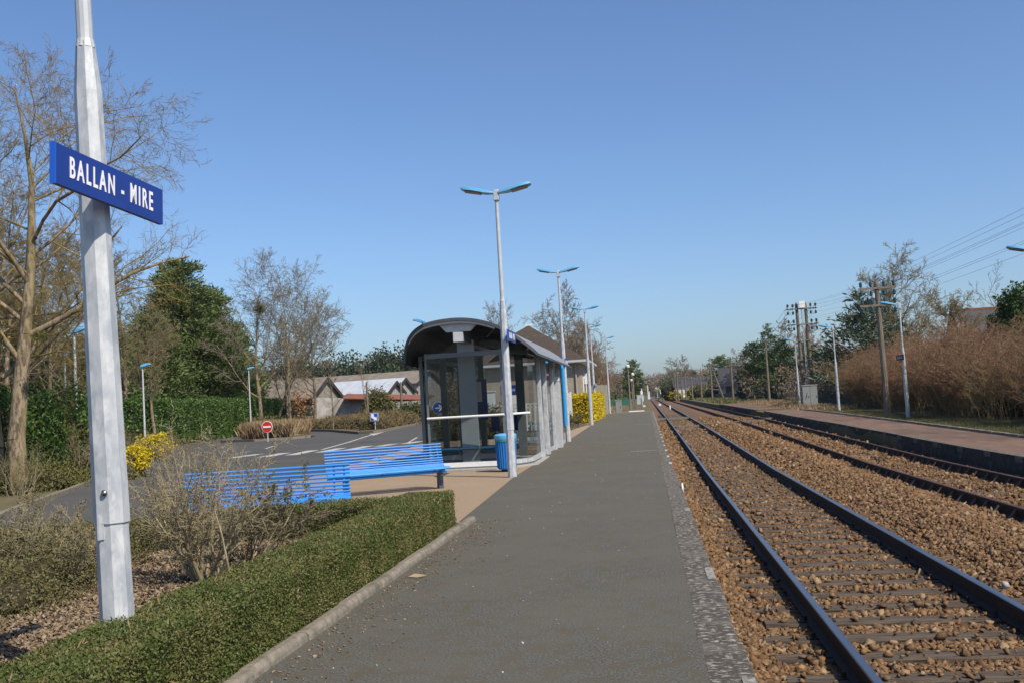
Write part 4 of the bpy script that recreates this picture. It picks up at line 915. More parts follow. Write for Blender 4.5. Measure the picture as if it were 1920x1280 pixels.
# ---- clipped box hedges and planting of the near bed
t0_hedge = hedge('clipped box hedge along the kerb in the foreground', [(-2.83, 2.4), (-2.86, 9), (-2.95, 13.55)], .60, .46, .017, 17000, M_BOX, 1, rough=.04, lump=.03, lf=5)
hedge('low clipped hedge return in front of the blue benches', [(-3.2, 13.25), (-5.6, 12.95)], .6, .40, .024, 7000, M_BOX, 2, rough=.05, lump=.03, lf=3)
hedge('low rough hedge at the back of the planting bed', [(-5.7, 12.75), (-7.6, 11.6), (-9.0, 9.7)], .9, .34, .03, 3800, M_COVER, 3, name='rough_hedge', rough=.09, lump=.06, lf=3)
g = np.random.default_rng(77); n = 1300; P = np.stack([g.uniform(-3.13, -2.56, n), g.uniform(2.5, 13.5, n), .44+g.uniform(-.02, .03, n)], 1); P[:n//3, 0] = -2.56+g.uniform(-.01, .025, n//3); P[:n//3, 2] = g.uniform(.1, .44, n//3)
V, Fq = leaves_arr(P, .045, g, .14, axis=np.tile([.25, 0, 1.], (n, 1)), spread=.5); npmesh('dead_sprig', V, Fq, M_DRY, t0_hedge)
# mulch
g = np.random.default_rng(11); n = 100000; x = g.uniform(-9.5, -3.0, n); y = g.uniform(3.5, 13.4, n)
P = np.stack([x, y, .0+g.uniform(-.01, .02, n)], 1); V, Fq = stones_arr(P, .025, g, .28)
tag(npmesh('bark_mulch', V, Fq, M_CHIP), 'brown bark chips covering the planting bed', 'mulch', kind='stuff')
def shrub_thing(name, label, loc, outs, mats, group=None, leafs=None, cat='shrub'):
    t = thing(name, label, cat, loc, 0, group); tr, tw = to_mesh_levels(outs, 1, (7, 5, 4, 3))
    l = np.array(loc); npmesh('stem', tr[0]+l, tr[1], mats[0], t, smooth=True); npmesh('twig', tw[0]+l, tw[1], mats[1], t)
    if leafs:
        k, sz, m, sd = leafs; g = np.random.default_rng(sd); S = np.array(sum(outs[1:], [])); i = g.integers(0, len(S), k); f = g.random((k, 1)); Pp = S[i, 0:3]*(1-f)+S[i, 3:6]*f+l
        V, Fq = leaves_arr(Pp, sz, g, .5); npmesh('leaf', V, Fq, m, t)
    return t
bz = 0
out = shrub_arrays(21, 1.38, 16, .78, 3, .021, dict(ch=[10, 7, 4], len=[.48, .5, .5], wob=[.10, .18, .22, .2], ang=[30, 38, 42]), rbase=.14)
sx, sy = G(385, 1088)
shrub_thing('bare_shrub', 'pale branching bare shrub standing in the mulch in front of the benches', (sx, sy, 0), out, (M_BUSH, M_BUSH), leafs=(2600, .02, M_HEATH, 4))
out = shrub_arrays(22, 1.0, 16, 1.0, 3, .012, dict(ch=[9, 7, 5], up=[.0, .0, .0, 0]), rbase=.2)
shrub_thing('leafy_shrub', 'low tangled shrub with small brown leaves before the right bench end', (-4.55, 11.1, 0), out, (M_BUSH, M_TWIG), leafs=(7000, .03, M_COVER, 5))
out = shrub_arrays(23, .85, 14, 1.1, 3, .011, dict(ch=[9, 7, 5]), rbase=.2)
shrub_thing('leafy_shrub', 'small twiggy shrub left of the pale bare shrub', (-5.9, 9.4, 0), out, (M_BUSH, M_BUSH), leafs=(2500, .022, M_COVER, 6))
blobs('ground_cover_shrub', 'spreading brown green cotoneaster left of the lamp post', 'shrub', [((-6.4, 9.0, .12), (1.15, 1.25, .46)), ((-7.6, 9.6, .15), (1.2, 1.3, .5)), ((-6.9, 10.8, .12), (1.3, 1.0, .42)), ((-5.9, 8.4, .08), (.7, .8, .3))], .028, 3200, M_COVER, 8, amp=.2, shell=.5)
g_ = random.Random(5)
for i, (x, y, H) in enumerate(((-6.6, 8.8, .75), (-7.3, 9.4, .95), (-8.1, 9.8, 1.0), (-6.8, 10.3, .85))):
    out = shrub_arrays(40+i, H, 9, .9, 2, .006, dict(ch=[8, 6]), rbase=.35)
    shrub_thing('twiggy_shrub', ['thin twigs sticking out of the spreading shrub nearest the lamp post', 'thin twigs in the middle of the spreading shrub', 'thin twigs at the left frame edge above the spreading shrub', 'thin twigs at the back of the spreading shrub'][i], (x, y, .1), out, (M_BUSH, M_TWIGO), leafs=(1500, .022, M_COVER, 60+i))
out = shrub_arrays(50, 1.35, 7, .45, 3, .009, dict(ch=[7, 5, 4])); shrub_thing('twiggy_shrub', 'tall thin twigs at the lower left edge of the picture', (-5.75, 6.9, 0), out, (M_BUSH, M_TWIGO), leafs=(900, .02, M_COVER, 66))
mb = MB(); p = [(-3.72, 8.6, 0), (-3.64, 8.5, .25), (-3.68, 8.45, .6), (-3.72, 8.42, .8)]
for i in range(3): mb.cyl(p[i], p[i+1], .012-.002*i, .010-.002*i, 6)
tr_thing('bare_cane', 'single bent pale cane right behind the foreground lamp post', 'cane', mb, M_BUSH)
# leaf litter on the platform
g = np.random.default_rng(31); n = 1500; x = -2.4+np.abs(g.normal(size=n))*.26; y = g.uniform(4.5, 14, n); P = np.stack([x, y, rrn(y)+.006], 1); V, Fq = stones_arr(P, .011, g, .2)
tag(npmesh('leaf_litter', V, Fq, M_CHIP), 'dry leaf bits lying on the platform along the kerb', 'litter', kind='stuff')
g = np.random.default_rng(32); n = 420; x = g.uniform(-2.4, .2, n); y = g.uniform(5, 50, n); P = np.stack([x, y, rrn(y)+.004], 1); V, Fq = stones_arr(P, .008, g, .4)
tag(npmesh('grit', V, Fq, mat('pale_grit', (.5, .48, .44))), 'pale grit specks scattered on the platform asphalt', 'grit', kind='stuff')
sx, sy = G(783, 1082); mb = MB(); mb.add([(sx-.09, sy, .012), (sx-.03, sy+.03, .035), (sx+.09, sy, .02), (sx, sy-.035, .008)], [(0, 1, 2, 3)]); lf = tr_thing('dry_leaf', 'curled brown leaf lying on the platform near the kerb', 'leaf', mb, M_DRY); lf.modifiers.new('s', 'SOLIDIFY').thickness = .004
# big ballast oddments
g = np.random.default_rng(33)
for (px, py, s_, lb, m) in ((1438, 1148, .12, 'large pale stone lying beside the nearest rail', M_KERB), (1885, 1103, .045, 'white broken stone right of the polished outer rail', M_CONC)):
    sx, sy = G(px, py, -.46); V, Fq = stones_arr(np.array([[sx, sy, -.42]]), s_, g, .7); tag(npmesh('loose_stone', V, Fq, m), lb, 'stone')
# ---- yellow forsythia hedge beside lamp 4, dry plants in front of it
hedge('bright yellow flowering hedge beside the white fence', [(-3.92, 60.2), (-3.8, 75.5)], 1.15, 1.6, .12, 650, M_YEL, 41, name='flowering_hedge', rough=.14, lump=.14, lf=2.6)
for i, (x, y, H) in enumerate(((-3.8, 50, .7), (-4.1, 47.5, .8), (-3.7, 53.6, .75))):
    out = shrub_arrays(70+i, H, 12, .6, 2, .012, dict(ch=[8, 6])); shrub_thing('dry_shrub', ['dry brown shrub between the lamp posts before the white fence', 'dry brown shrub nearest the shelter by the white fence', 'dry brown shrub at the foot of the yellow hedge'][i], (x, y, rr(y)), out, (M_TWIG, M_TWIGR), leafs=(1100, .06, M_OLIVE, 70+i))
# bush seen through the shelter
blobs('garden_shrub', 'yellow green shrub seen through the shelter glass', 'shrub', [((-6.8, 45, .7), (1.2, .8, .9)), ((-8.6, 45.5, .6), (1.0, .8, .8))], .1, 350, M_OLIVE, 43, core=True)
# ---- laurel masses at the left
blobs('laurel_bush', 'dark glossy laurel bush around the lichen covered trunk', 'bush', [((-19.6, 28.5, 1.2), (2.3, 2.0, 1.8)), ((-19.6, 32.4, 1.2), (1.9, 1.6, 1.7)), ((-21.5, 26.5, 1.1), (2.2, 2.0, 1.9))], .13, 420, M_LAUREL, 44, aspect=.42)
hedge('long tall laurel hedge behind the car park', [p_at(40, 46)[:2], p_at(140, 53)[:2], p_at(250, 61)[:2], p_at(430, 84)[:2], p_at(560, 112)[:2]], 2.2, 2.85, .17, 190, M_LAUREL, 45, name='laurel_hedge', rough=.25, lump=.3, lf=.9, aspect=.42)
blobs('laurel_bush', 'light green laurel bushes at the right end of the long hedge', 'bush', [((-39.5, 95, 1.5), (3.0, 2, 2.1)), ((-36.2, 99, 1.3), (2.2, 2, 1.7)), ((-43, 93, 1.8), (3.0, 2, 2.2))], .24, 90, M_LAUREL, 46, aspect=.45)
hedge('low brown green hedge behind the dry grass island', [p_at(440, 84)[:2], p_at(560, 90)[:2]], 1.2, 1.3, .16, 120, M_COVER, 47, name='brown_hedge', rough=.2, lump=.12)
blobs('forsythia_bush', 'yellow forsythia bush right of the foreground lamp post', 'bush', [((*p_at(250, 31)[:2], .6), (.40, .42, .42)), ((*p_at(240, 32)[:2], .4), (.36, .4, .34))], .085, 800, M_YEL, 48, amp=.25, shell=.6, core=True, coref=.6)
blobs('forsythia_bush', 'second yellowish bush behind the first one', 'bush', [((*p_at(290, 42)[:2], .7), (.7, .7, .5)), ((*p_at(272, 42)[:2], .6), (.5, .6, .42))], .10, 480, M_YEL, 49, amp=.25, shell=.6, coref=.6)
blobs('ground_cover_shrub', 'low green cover behind the kerb left of the lamp post', 'shrub', [((-16.9, 26.6, .15), (1.5, 1.6, .5)), ((-18.3, 28.4, .15), (1.6, 1.5, .5)), ((-15.9, 28.8, .1), (1.0, 1.2, .4))], .07, 700, M_OLIVE, 50, amp=.2, shell=.5)
for i, (x, y, H, m) in enumerate(((-17.0, 29.3, 1.5, M_DRY), (-15.9, 31.2, 1.4, M_DRY), (-16.2, 24.7, 1.2, M_TWIGO), (-17.4, 24.4, 1.5, M_TWIGO), (-15.3, 32.6, 1.1, M_DRY))):
    out = shrub_arrays(80+i, H, 16, .45, 2, .013, dict(ch=[6, 5]), rbase=.5)
    shrub_thing('dry_shrub', ['dry stalks before the laurel left of the lamp post', 'pale dry stalks directly left of the foreground lamp post', 'twiggy growth at the foot of the lichen covered tree', 'twiggy growth left of the big trunk at the picture edge', 'dry stalks beneath the yellow forsythia bush'][i], (x, y, rr(y)), out, (M_BUSH, M_TWIGO if m == M_TWIGO else M_DRY), leafs=(900, .035, M_COVER, 80+i))
# ---- islands: dry grass and brown heath
def tufts(name, label, pts_fn, n, H, m, seed, cat='grass', wd=.05, spread=.25):
    g = np.random.default_rng(seed); x, y, z = pts_fn(g, n); P = np.stack([x, y, z], 1)
    A = np.tile([0, 0, 1.], (n, 1)); V, Fq = leaves_arr(P, H, g, wd, axis=A, spread=spread); return tag(npmesh(name, V, Fq, m), label, cat, kind='stuff')
def isl(g, n):
    u = g.random(n); v = g.random(n); x = -25.8+3.6*u+.0*v; y = 62.3+3.8*v-(u-.5)*.8; return x, y, rrn(y)+g.random(n)*.35
tufts('dry_grass', 'tall straw coloured dry grass on the traffic island', isl, 16000, .75, M_DRY, 51, wd=.09, spread=.22)
hb = []; g_ = random.Random(8)
for i in range(70):
    f = g_.random(); w_ = g_.random()
    x = -44+f*25.0; ymin = (np.interp(x, [-46, -34, -24.5, -18.0], [112, 92, 77.8, 65.5])); y = ymin+.9+w_*13
    if x > -20.5: x = -20.5+(x+20.5)*.5
    y += 1.0 + max(0, (x+30)*.28)
    hb.append(((x, y+.6, rr(y)+.2), (g_.uniform(.9, 1.5), g_.uniform(.7, 1.2), g_.uniform(.6, 1.05))))
for i in range(22):
    y = 73.5+i*1.75; x = np.interp(y, [64, 82, 112], [-17.9, -20.0, -22.8])-.3; hb.append(((x-.6, y, rr(y)+.3), (g_.uniform(.8, 1.2), 1.0, g_.uniform(.7, 1.1))))
t = blobs('brown_shrubbery', '', '', hb, .26, 95, M_HEATH, 52, aspect=.16, amp=.12, shell=.45, upb=1.2)
# turn it into one uncountable object
def as_stuff(t, name, label, cat):
    obs = list(t.children)
    V, Fl, mi = [], [], []
    keep = obs[0]
    for o in obs: o.parent = None; o.location = t.location
    for i, o in enumerate(obs): o.name = name+('' if i == 0 else '_light_block'); tag(o, label if i == 0 else 'added dark core blocking light inside the '+label[:40], cat, kind='stuff')  # second object is the added light-blocking core
    bpy.data.objects.remove(t)
as_stuff(t, 'brown_shrubbery', 'mass of rounded brown heath shrubs between the road branches', 'shrubs')
blobs('dark_shrub', 'single dark round shrub beside the blue lane sign', 'shrub', [((c[0]-.75, c[1]+.5, rr(c[1])+.35), (.38, .38, .42))], .06, 900, M_PINE, 53)
# ---- the lichen covered tree at the far left
LT = dict(ch=[17, 11, 9, 6, 5], ang=[58, 50, 42, 40], len=[.62, .54, .5, .5], start=[.30, .15, .12, .1], up=[.02, .02, -.01, -.03, -.04], wob=[.07, .14, .18, .22, .22], rad=.5, rmin=.0055)
bx, by, _ = at(36, 905, 27)
bare_tree((bx, by, rr(by)), 'big old tree with yellow lichen behind the foreground lamp post', 11.2, .30, 9, M_BARK, M_LICH, LT, 4, name='lichen_tree', split=2, d=(.02, 0, 1), sxy=.86)
bare_tree((bx-1.6, by+1.2, rr(by)), 'thick leaning stem left of the big lichen covered tree', 9.5, .30, 14, M_BARK, M_LICH, LT, 4, name='lichen_tree', split=2, d=(-.06, 0, 1))
bare_tree((bx-3.4, by+4.5, rr(by)), 'slimmer lichen tree at the left edge behind the leaning stem', 8.2, .14, 17, M_BARK, M_LICH, dict(LT, ang=[58, 50, 42, 40], start=[.2, .15, .12, .1], len=[.62, .52, .5, .5]), 4, name='lichen_tree', split=2, d=(.16, -.02, 1))
# bare trees behind
WP = dict(rmin=.010)
for i, (px, d, H, lb) in enumerate(((15, 50, 11, 'bare tree at the left edge behind the lichen trees'), (95, 58, 9.5, 'bare tree behind the car park lamp on the left'), (170, 62, 9.0, 'bare tree hidden by the foreground lamp post'), (235, 66, 11.0, 'bare tree with mistletoe right of the foreground lamp post'), (290, 60, 7.0, 'low spreading bare tree before the dark pines'), (55, 70, 13.0, 'tall bare tree far behind the lichen trees'))):
    bare_tree(p_at(px, d), lb, H, .16, 0, M_BARK, M_TWIGO, WP, 4, group='bare trees behind the laurel', cache='wa' if i % 2 else 'wb', rz=i*1.3, scale=1) if False else bare_tree(p_at(px, d), lb, 10, .17, 100+i % 3, M_BARK, M_TWIGO, WP, 4, group='bare trees behind the laurel', cache='w%d' % (i % 3), rz=i*1.3, scale=H/10)
conifer(p_at(30, 66), 'dark conifer at the left edge behind the bare trees', 10.5, 3.4, M_PINEB, 61, 'round', leaf=.5)
conifer(p_at(205, 80), 'dark conifer hidden behind the foreground lamp post', 9.5, 3.2, M_PINE, 62, 'round', leaf=.5)
conifer(p_at(110, 84), 'dark conifer between the car park lamps', 9.0, 3.2, M_PINE, 67, 'round', leaf=.5)
for i, (px, d, H, R, k, lb) in enumerate(((350, 78, 13.6, 3.3, 'round', 'tallest dark green pine of the left group'), (320, 84, 11.6, 3.0, 'round', 'dark pine left of the tallest one'), (405, 80, 11.4, 2.6, 'round', 'dark pine right of the tallest one'), (440, 86, 9.3, 2.3, 'round', 'lower dark pine next to the bare tree pair'), (290, 72, 8.8, 2.4, 'round', 'lower dark pine at the left of the group'), (385, 76, 8.6, 2.6, 'round', 'low bushy pine in front of the group'))):
    conifer(p_at(px, d*1.2), lb, H*1.18, R*1.4, M_PINE, 200+i, k, group='dark pines left of the barns', leaf=.36, dens=1.7)
def mistletoe(t, c, r, seed): blobs('', '', '', [(c, (r, r, r*.9))], .10, 260, M_OLIVE, seed, parent=t, core=False, shell=.9, part='mistletoe')
BT = dict(ch=[14, 10, 8, 5, 4], start=[.24, .2, .12, .1], ang=[44, 44, 42, 40], len=[.66, .55, .5, .5], rmin=.013, up=[.02, .06, .03, 0, 0])
t = bare_tree(p_at(492, 86), 'bare tree with a mistletoe ball right of the pines', 12.2, .20, 300, M_BARK, M_TWIG, BT, 4); c = at(489, 580, 86); mistletoe(t, c, .62, 1)
t = bare_tree(p_at(545, 88), 'bare olive tinted tree left of the barns', 11.6, .22, 301, M_BARK, M_TWIGO, BT, 4); 
bare_tree(p_at(590, 96), 'lighter bare tree leaning over the left barn', 10.2, .18, 302, M_BARK, M_TWIGO, dict(BT, ang=[48, 42, 40, 40]), 4)
bare_tree(p_at(520, 92), 'dark slim bare tree between the two larger ones', 10, .14, 303, M_BARK, M_TWIG, BT, 4)
c = at(235, 545, 66); blobs('mistletoe_ball', 'round mistletoe ball in the bare tree right of the lamp post', 'mistletoe', [(c, (.42, .42, .36))], .08, 260, M_OLIVE, 5, core=False, shell=.9)
c = at(76, 632, 26.5); blobs('mistletoe_ball', 'mistletoe ball in the low branches of the lichen tree', 'mistletoe', [(c, (.22, .22, .2))], .05, 700, M_OLIVE, 6, core=False, shell=.9)
# thin trunks, rusty leaved small tree near the barn
for i, (px, d, lb) in enumerate(((567, 84, 'small tree with dead orange leaves left of the barn'), (625, 84, 'thin bare tree in front of the barn gable'), (690, 86, 'thin branching tree in front of the block wall'))):
    t = bare_tree(p_at(px, d), lb, 5.4, .07, 310+i, M_BARK, M_TWIG, dict(rmin=.012, ch=[8, 6, 4], start=[.3, .2, .1]), 3, name='small_tree')
    if i == 0:
        c = p_at(px, d); blobs('', '', '', [((c[0], c[1], c[2]+2.2), (1.3, 1.0, 1.5))], .22, 30, mat('dead_leaf', (.33, .17, .07), isl=[(.25, .12, .05), (.40, .21, .09)], rough=.9), 7, parent=t, core=False, shell=1., part='dead_leaf')
blobs('golden_shrub', 'tall olive green shrub in front of the long red roof', 'shrub', [((*at(712, 750, 96)[:2], rr(96)+1.1), (1.7, 1.2, 1.9)), ((*at(705, 720, 96)[:2], rr(96)+2.3), (1.1, .8, 1.2))], .22, 90, M_OLIVE, 55)
blobs('green_shrub', 'green shrub below the barn sign', 'shrub', [((*at(765, 750, 90)[:2], rr(90)+.8), (1.2, 1, 1.1))], .2, 110, M_PINEG, 56)
blobs('rusty_shrub', 'orange brown shrub near the shelter left edge', 'shrub', [((*at(785, 752, 90)[:2], rr(90)+.8), (1.2, 1, 1.1))], .2, 110, M_OLIVE, 57)
# ================================================================== BARNS
def barn(name, label, c0, L_, W_, ze, zr, ang, mroof, mwall, over=.25, gable_mat=None, z0=None):
    """gable end centred on c0, long axis running away along direction ang"""
    t = thing(name, label, 'barn', (c0[0], c0[1], rr(c0[1]))); g = rr(c0[1])-.2 if z0 is None else z0
    d = Vector((math.cos(ang), math.sin(ang), 0)); n = Vector((-d.y, d.x, 0)); o = Vector((c0[0], c0[1], 0))
    def pt(a, b, z): q = o+d*a+n*b; return (q.x, q.y, z)
    mb = MB()
    P = [pt(a, b, z) for a in (0, L_) for b, z in ((-W_/2, g), (W_/2, g), (W_/2, ze), (0, zr-.05), (-W_/2, ze))]
    mb.add(P, [(0, 1, 2, 3, 4), (5, 9, 8, 7, 6), (0, 5, 6, 1), (1, 6, 7, 2), (0, 4, 9, 5)]); mb.build('wall', mwall, t)
    mb = MB(); sl = (zr-ze)/(W_/2); ov = .35
    for s_ in (1, -1):
        a0, a1 = -over, L_+over; P = [pt(a0, 0, zr), pt(a1, 0, zr), pt(a1, s_*(W_/2+ov), ze-sl*ov), pt(a0, s_*(W_/2+ov), ze-sl*ov)]
        P += [(x, y, z+.12) for x, y, z in P]; mb.add(P, [(0, 1, 2, 3), (4, 5, 6, 7), (0, 1, 5, 4), (1, 2, 6, 5), (2, 3, 7, 6), (3, 0, 4, 7)])
    mb.build('roof', mroof, t)
    mb = MB()
    for s_ in (1, -1): mb.bar(pt(-over-.06, 0, zr-.06), pt(-over-.06, s_*(W_/2+ov), ze-sl*ov-.06), .08, .34)
    mb.build('bargeboard', mat('dark_bargeboard', (.05, .042, .036), None), t)
    return t
A_ = math.pi-.16
def bz(px, py, d): return at(px, py, d)
c = bz(742, 740, 118); barn('long_barn', 'long barn with mossy grey roof behind the tin roofed sheds', (c[0]+1.0, c[1]+14), 34, 9, bz(755, 720, 132)[2], bz(752, 697, 132)[2], A_, M_OLDROOF, M_BARNW)
c = bz(758, 740, 116); barn('tin_shed', 'taller shed with pale tin roof and boarded gable', (c[0], c[1]), 26, 6.2, bz(765, 733, 116)[2], bz(757, 709, 116)[2], A_, M_TIN, M_BARNW)
c = bz(741, 745, 110); barn('tin_shed', 'smaller front shed with pale tin roof and boarded gable', (c[0], c[1]), 17, 4.2, bz(745, 733, 110)[2], bz(736, 715, 110)[2], A_, M_TIN, M_BARNW)
c = bz(612, 745, 106); barn('stone_barn', 'old barn with brown roof and mossy gable on the left', (c[0], c[1]), 14, 6.6, bz(630, 742, 106)[2], bz(611, 708, 106)[2], A_, M_OLDROOF, mat('mossy_gable', (.34, .31, .25), (.24, .22, .17), 1.5, .9, .3, 8, c3=(.40, .38, .34), s3=.8))
# front lean-to wall with red roof and block wall
t = thing('lean_to', 'long lean-to with red tiled roof and painted board below the sheds', 'outbuilding', (*bz(700, 760, 104)[:2], .4))
a = bz(586, 745, 100); b = bz(800, 740, 104); g0 = .2
zl, zr_ = 3.42, 2.62
mb = MB(); mb.add([(a[0], a[1], g0), (b[0], b[1], g0), (b[0], b[1], zr_), (a[0], a[1], zl), (a[0], a[1]+.3, g0), (b[0], b[1]+.3, g0), (b[0], b[1]+.3, zr_), (a[0], a[1]+.3, zl)], [(0, 1, 2, 3), (4, 7, 6, 5), (3, 2, 6, 7), (0, 3, 7, 4), (1, 5, 6, 2)]); mb.build('wall', M_BARNB, t)
mb = MB(); f3 = .3
P = [(a[0]+(b[0]-a[0])*.3, a[1]-.4, zl-.3), (b[0]+.2, b[1]-.4, zr_-.05), (b[0]+.3, b[1]+2.4, zr_+.35), (a[0]+(b[0]-a[0])*.28, a[1]+2.4, zl+.12)]; P += [(x, y, z+.1) for x, y, z in P]
mb.add(P, [(0, 1, 2, 3), (4, 5, 6, 7), (0, 1, 5, 4), (1, 2, 6, 5), (2, 3, 7, 6), (3, 0, 4, 7)]); mb.build('roof', M_RTILE, t)
mb = MB(); p = bz(755, 764, 102); mb.box((p[0]-.2, p[1]-.1, p[2]-.3), (5.0, .12, 1.9), rz=.06); mb.build('board_wall', M_BARNW, t)
p = bz(741, 760, 101.5); mb = MB(); mb.box((p[0], p[1]-.25, p[2]-.45), (1.15, .06, .42), rz=.06); mb.build('notice', M_WPAINT, t)
mb = MB(); put_text(mb, 'MOREAU', .42, (p[0]+.05, p[1]-.32, p[2]+.15), (1, .06, 0), (0, 0, 1), xs=.62, bold=.008, depth=.01); put_text(mb, 'DE MATERIAUX', .17, (p[0], p[1]-.31, p[2]-.42), (1, .06, 0), (0, 0, 1), xs=.6, depth=.01); mb.build('lettering', mat('faded_letters', (.08, .13, .12)), t)
t = thing('screen_panel', 'dark green screen left of the old barn', 'screen', (*bz(562, 775, 96)[:2], .5)); p = bz(560, 772, 96); mb = MB(); mb.box((p[0]-.2, p[1], p[2]-.0), (3.2, .08, .75)); mb.build('cloth', M_DGREEN, t)
mb = MB()
for k in (-1.6, -.5, .5, 1.4): mb.box((p[0]-.2+k, p[1]+.06, p[2]-.2), (.07, .07, 1.3))
mb.build('post', M_POLE, t)
def tpole(loc, h, label, r=.11, arms=0, aw=1.5, lean=(0, 0), group='timber poles', na=4, name='timber_pole', kind=2, z0=-.2, isz=1.):
    t = thing(name, label, 'pole', loc, 0, group); mb = MB(); mb.cyl((0, 0, z0), (lean[0], lean[1], h-.08), r*1.15, r*.85, 10); mb.cyl((lean[0], lean[1], h-.08), (lean[0], lean[1], h+.06), r*.85, .02, 10); mb.build('pole', M_POLE, t, world=False)
    for a in range(arms):
        z = h-.28-a*.78; f = z/h; x = lean[0]*f; am = MB(); am.box((x, -.1, z), (aw, .07, .09)); am.build('cross_arm', mat('pale_arm', (.26, .22, .18), (.18, .15, .12), 5), t, world=False)
        for i in range(na):
            u = (-.5+(.06+.88*([0, .3, .7, 1.][i] if na == 4 else i/(na-1))))*aw+x
            for dz in ((.19, -.22) if kind == 2 else (.15,)):
                im = MB(); im.cyl((u, -.1, z), (u, -.1, z+dz*.7), .012, n=6); im.lathe([(r_*isz, z_*isz) for r_, z_ in ((.03, -.09), (.052, -.05), (.045, 0), (.055, .02), (.045, .06), (.02, .09))], (u, -.1, z+dz), 8)
                if dz < 0: im.tube([(u, -.1, z), (u-.10, -.1, z-.08), (u-.12, -.1, z-.22), (u-.06, -.1, z-.33)], .008, 5)
                im.build('insulator', M_INSUL, t, world=False)
    return t
for px, top, d, lb in ((687, 716, 94, 'bare timber pole before the pale tin roof'), (751, 716, 96, 'timber pole with small lamp arm beside the sheds'), (541, 717, 84, 'timber pole left of the dead leaved tree')):
    X, Y, Z = at(px, top, d); tpole((X, Y, rr(Y)), Z-rr(Y), lb, group='timber poles near the barns')
# ================================================================== RIGHT SIDE
X1, Y1 = 10.62, 47.6
tpole((X1, Y1, rr(Y1)-.12), 6.2-rr(Y1), 'tall timber telegraph pole with green glass insulators on the far platform', .12, 2, 1.62, lean=(-.05, 0), group=None, isz=1.35)
X2, Y2 = 11.75, 77
t = thing('double_pole', 'double timber telegraph pole with insulators behind the grey cabinet', 'pole', (X2, Y2, rr(Y2)-.1)); zt = at(1504, 572, 76)[2]
for s_ in (-.32, .32): mb = MB(); mb.cyl((X2+s_, Y2, 0), (X2+s_-.1, Y2, zt), .13, .11, 10); mb.cyl((X2+s_-.1, Y2, zt), (X2+s_-.1, Y2, zt+.15), .11, .02, 10); mb.build('pole', M_POLE, t)
mb = MB()
for z in (1.9, 3.6, 5.0): mb.box((X2-.05, Y2-.14, z), (1.25, .05, .07))
mb.build('brace', mat('pale_arm', (.26, .22, .18)), t)
mb = MB(); mb.cyl((X2-.05, Y2-.15, .5), (X2-.1, Y2-.15, zt-.3), .035); mb.cyl((X2+.05, Y2-.12, .5), (X2, Y2-.12, zt-.6), .02); mb.build('cable_pipe', M_GALV, t)
mb = MB(); mb.box((X2-.05, Y2-.2, zt-.05), (.42, .2, .5)); mb.build('junction_box', M_WPAINT, t)
for a in range(2):
    z = zt-.35-a*1.15
    mb = MB(); mb.box((X2-.1, Y2-.13, z), (2.2, .08, .09)); mb.build('cross_arm', mat('pale_arm', (.26, .22, .18)), t)
    for u in (-1.08, -.72, .55, .9):
        for dz in (.25, -.3):
            im = MB(); im.cyl((X2+u, Y2-.2, z), (X2+u, Y2-.2, z+dz), .014, n=6); im.lathe([(.05, -.12), (.085, -.07), (.075, 0), (.09, .03), (.075, .08), (.03, .12)], (X2+u, Y2-.2, z+dz), 8)
            if dz < 0: im.tube([(X2+u, Y2-.2, z), (X2+u-.2, Y2-.2, z-.1), (X2+u-.22, Y2-.2, z-.35), (X2+u-.1, Y2-.2, z-.48)], .012, 5)
            im.build('insulator', M_INSUL, t)
for i, (px, ptop, d, arms, lb) in enumerate(((1434, 633, 101, 2, 'timber telegraph pole in front of the green conifers'), (1369, 668, 120, 2, 'timber telegraph pole before the slate roof'), (1313, 706, 160, 1, 'slender timber pole left of the propped one'), (1296, 706, 180, 1, 'slender timber pole before the white wall'), (1284, 704, 200, 1, 'slender pole at the left part of the white house'), (1277, 704, 215, 1, 'slender pole beside the white house corner'), (1268, 690, 190, 1, 'dark slim pole left of the white house'), (1264, 692, 210, 1, 'slim pole farthest left of the pole row'))):
    X, Y, Z = at(px, ptop, d); g = rr(Y)-.15; tpole((X, Y, g), Z-g, lb, .10+.0002*d, arms, 1.6, group='telegraph poles along the railway', na=4)
X3, Y3, Z3 = at(1331, 680, 150); g = rr(Y3)-.2; t = tpole((X3, Y3, g), Z3-g, 'timber telegraph pole propped by a slanting strut', .13, 2, 2.4, group=None)
mb = MB(); mb.cyl((.12, 0, Z3-g-.3), (1.7, 0, 0), .11, .13); mb.build('strut', M_POLE, t, world=False); mb = MB(); mb.cyl((0, 0, 1.7), (1.15, 0, 1.6), .07); mb.build('brace', M_POLE, t, world=False)
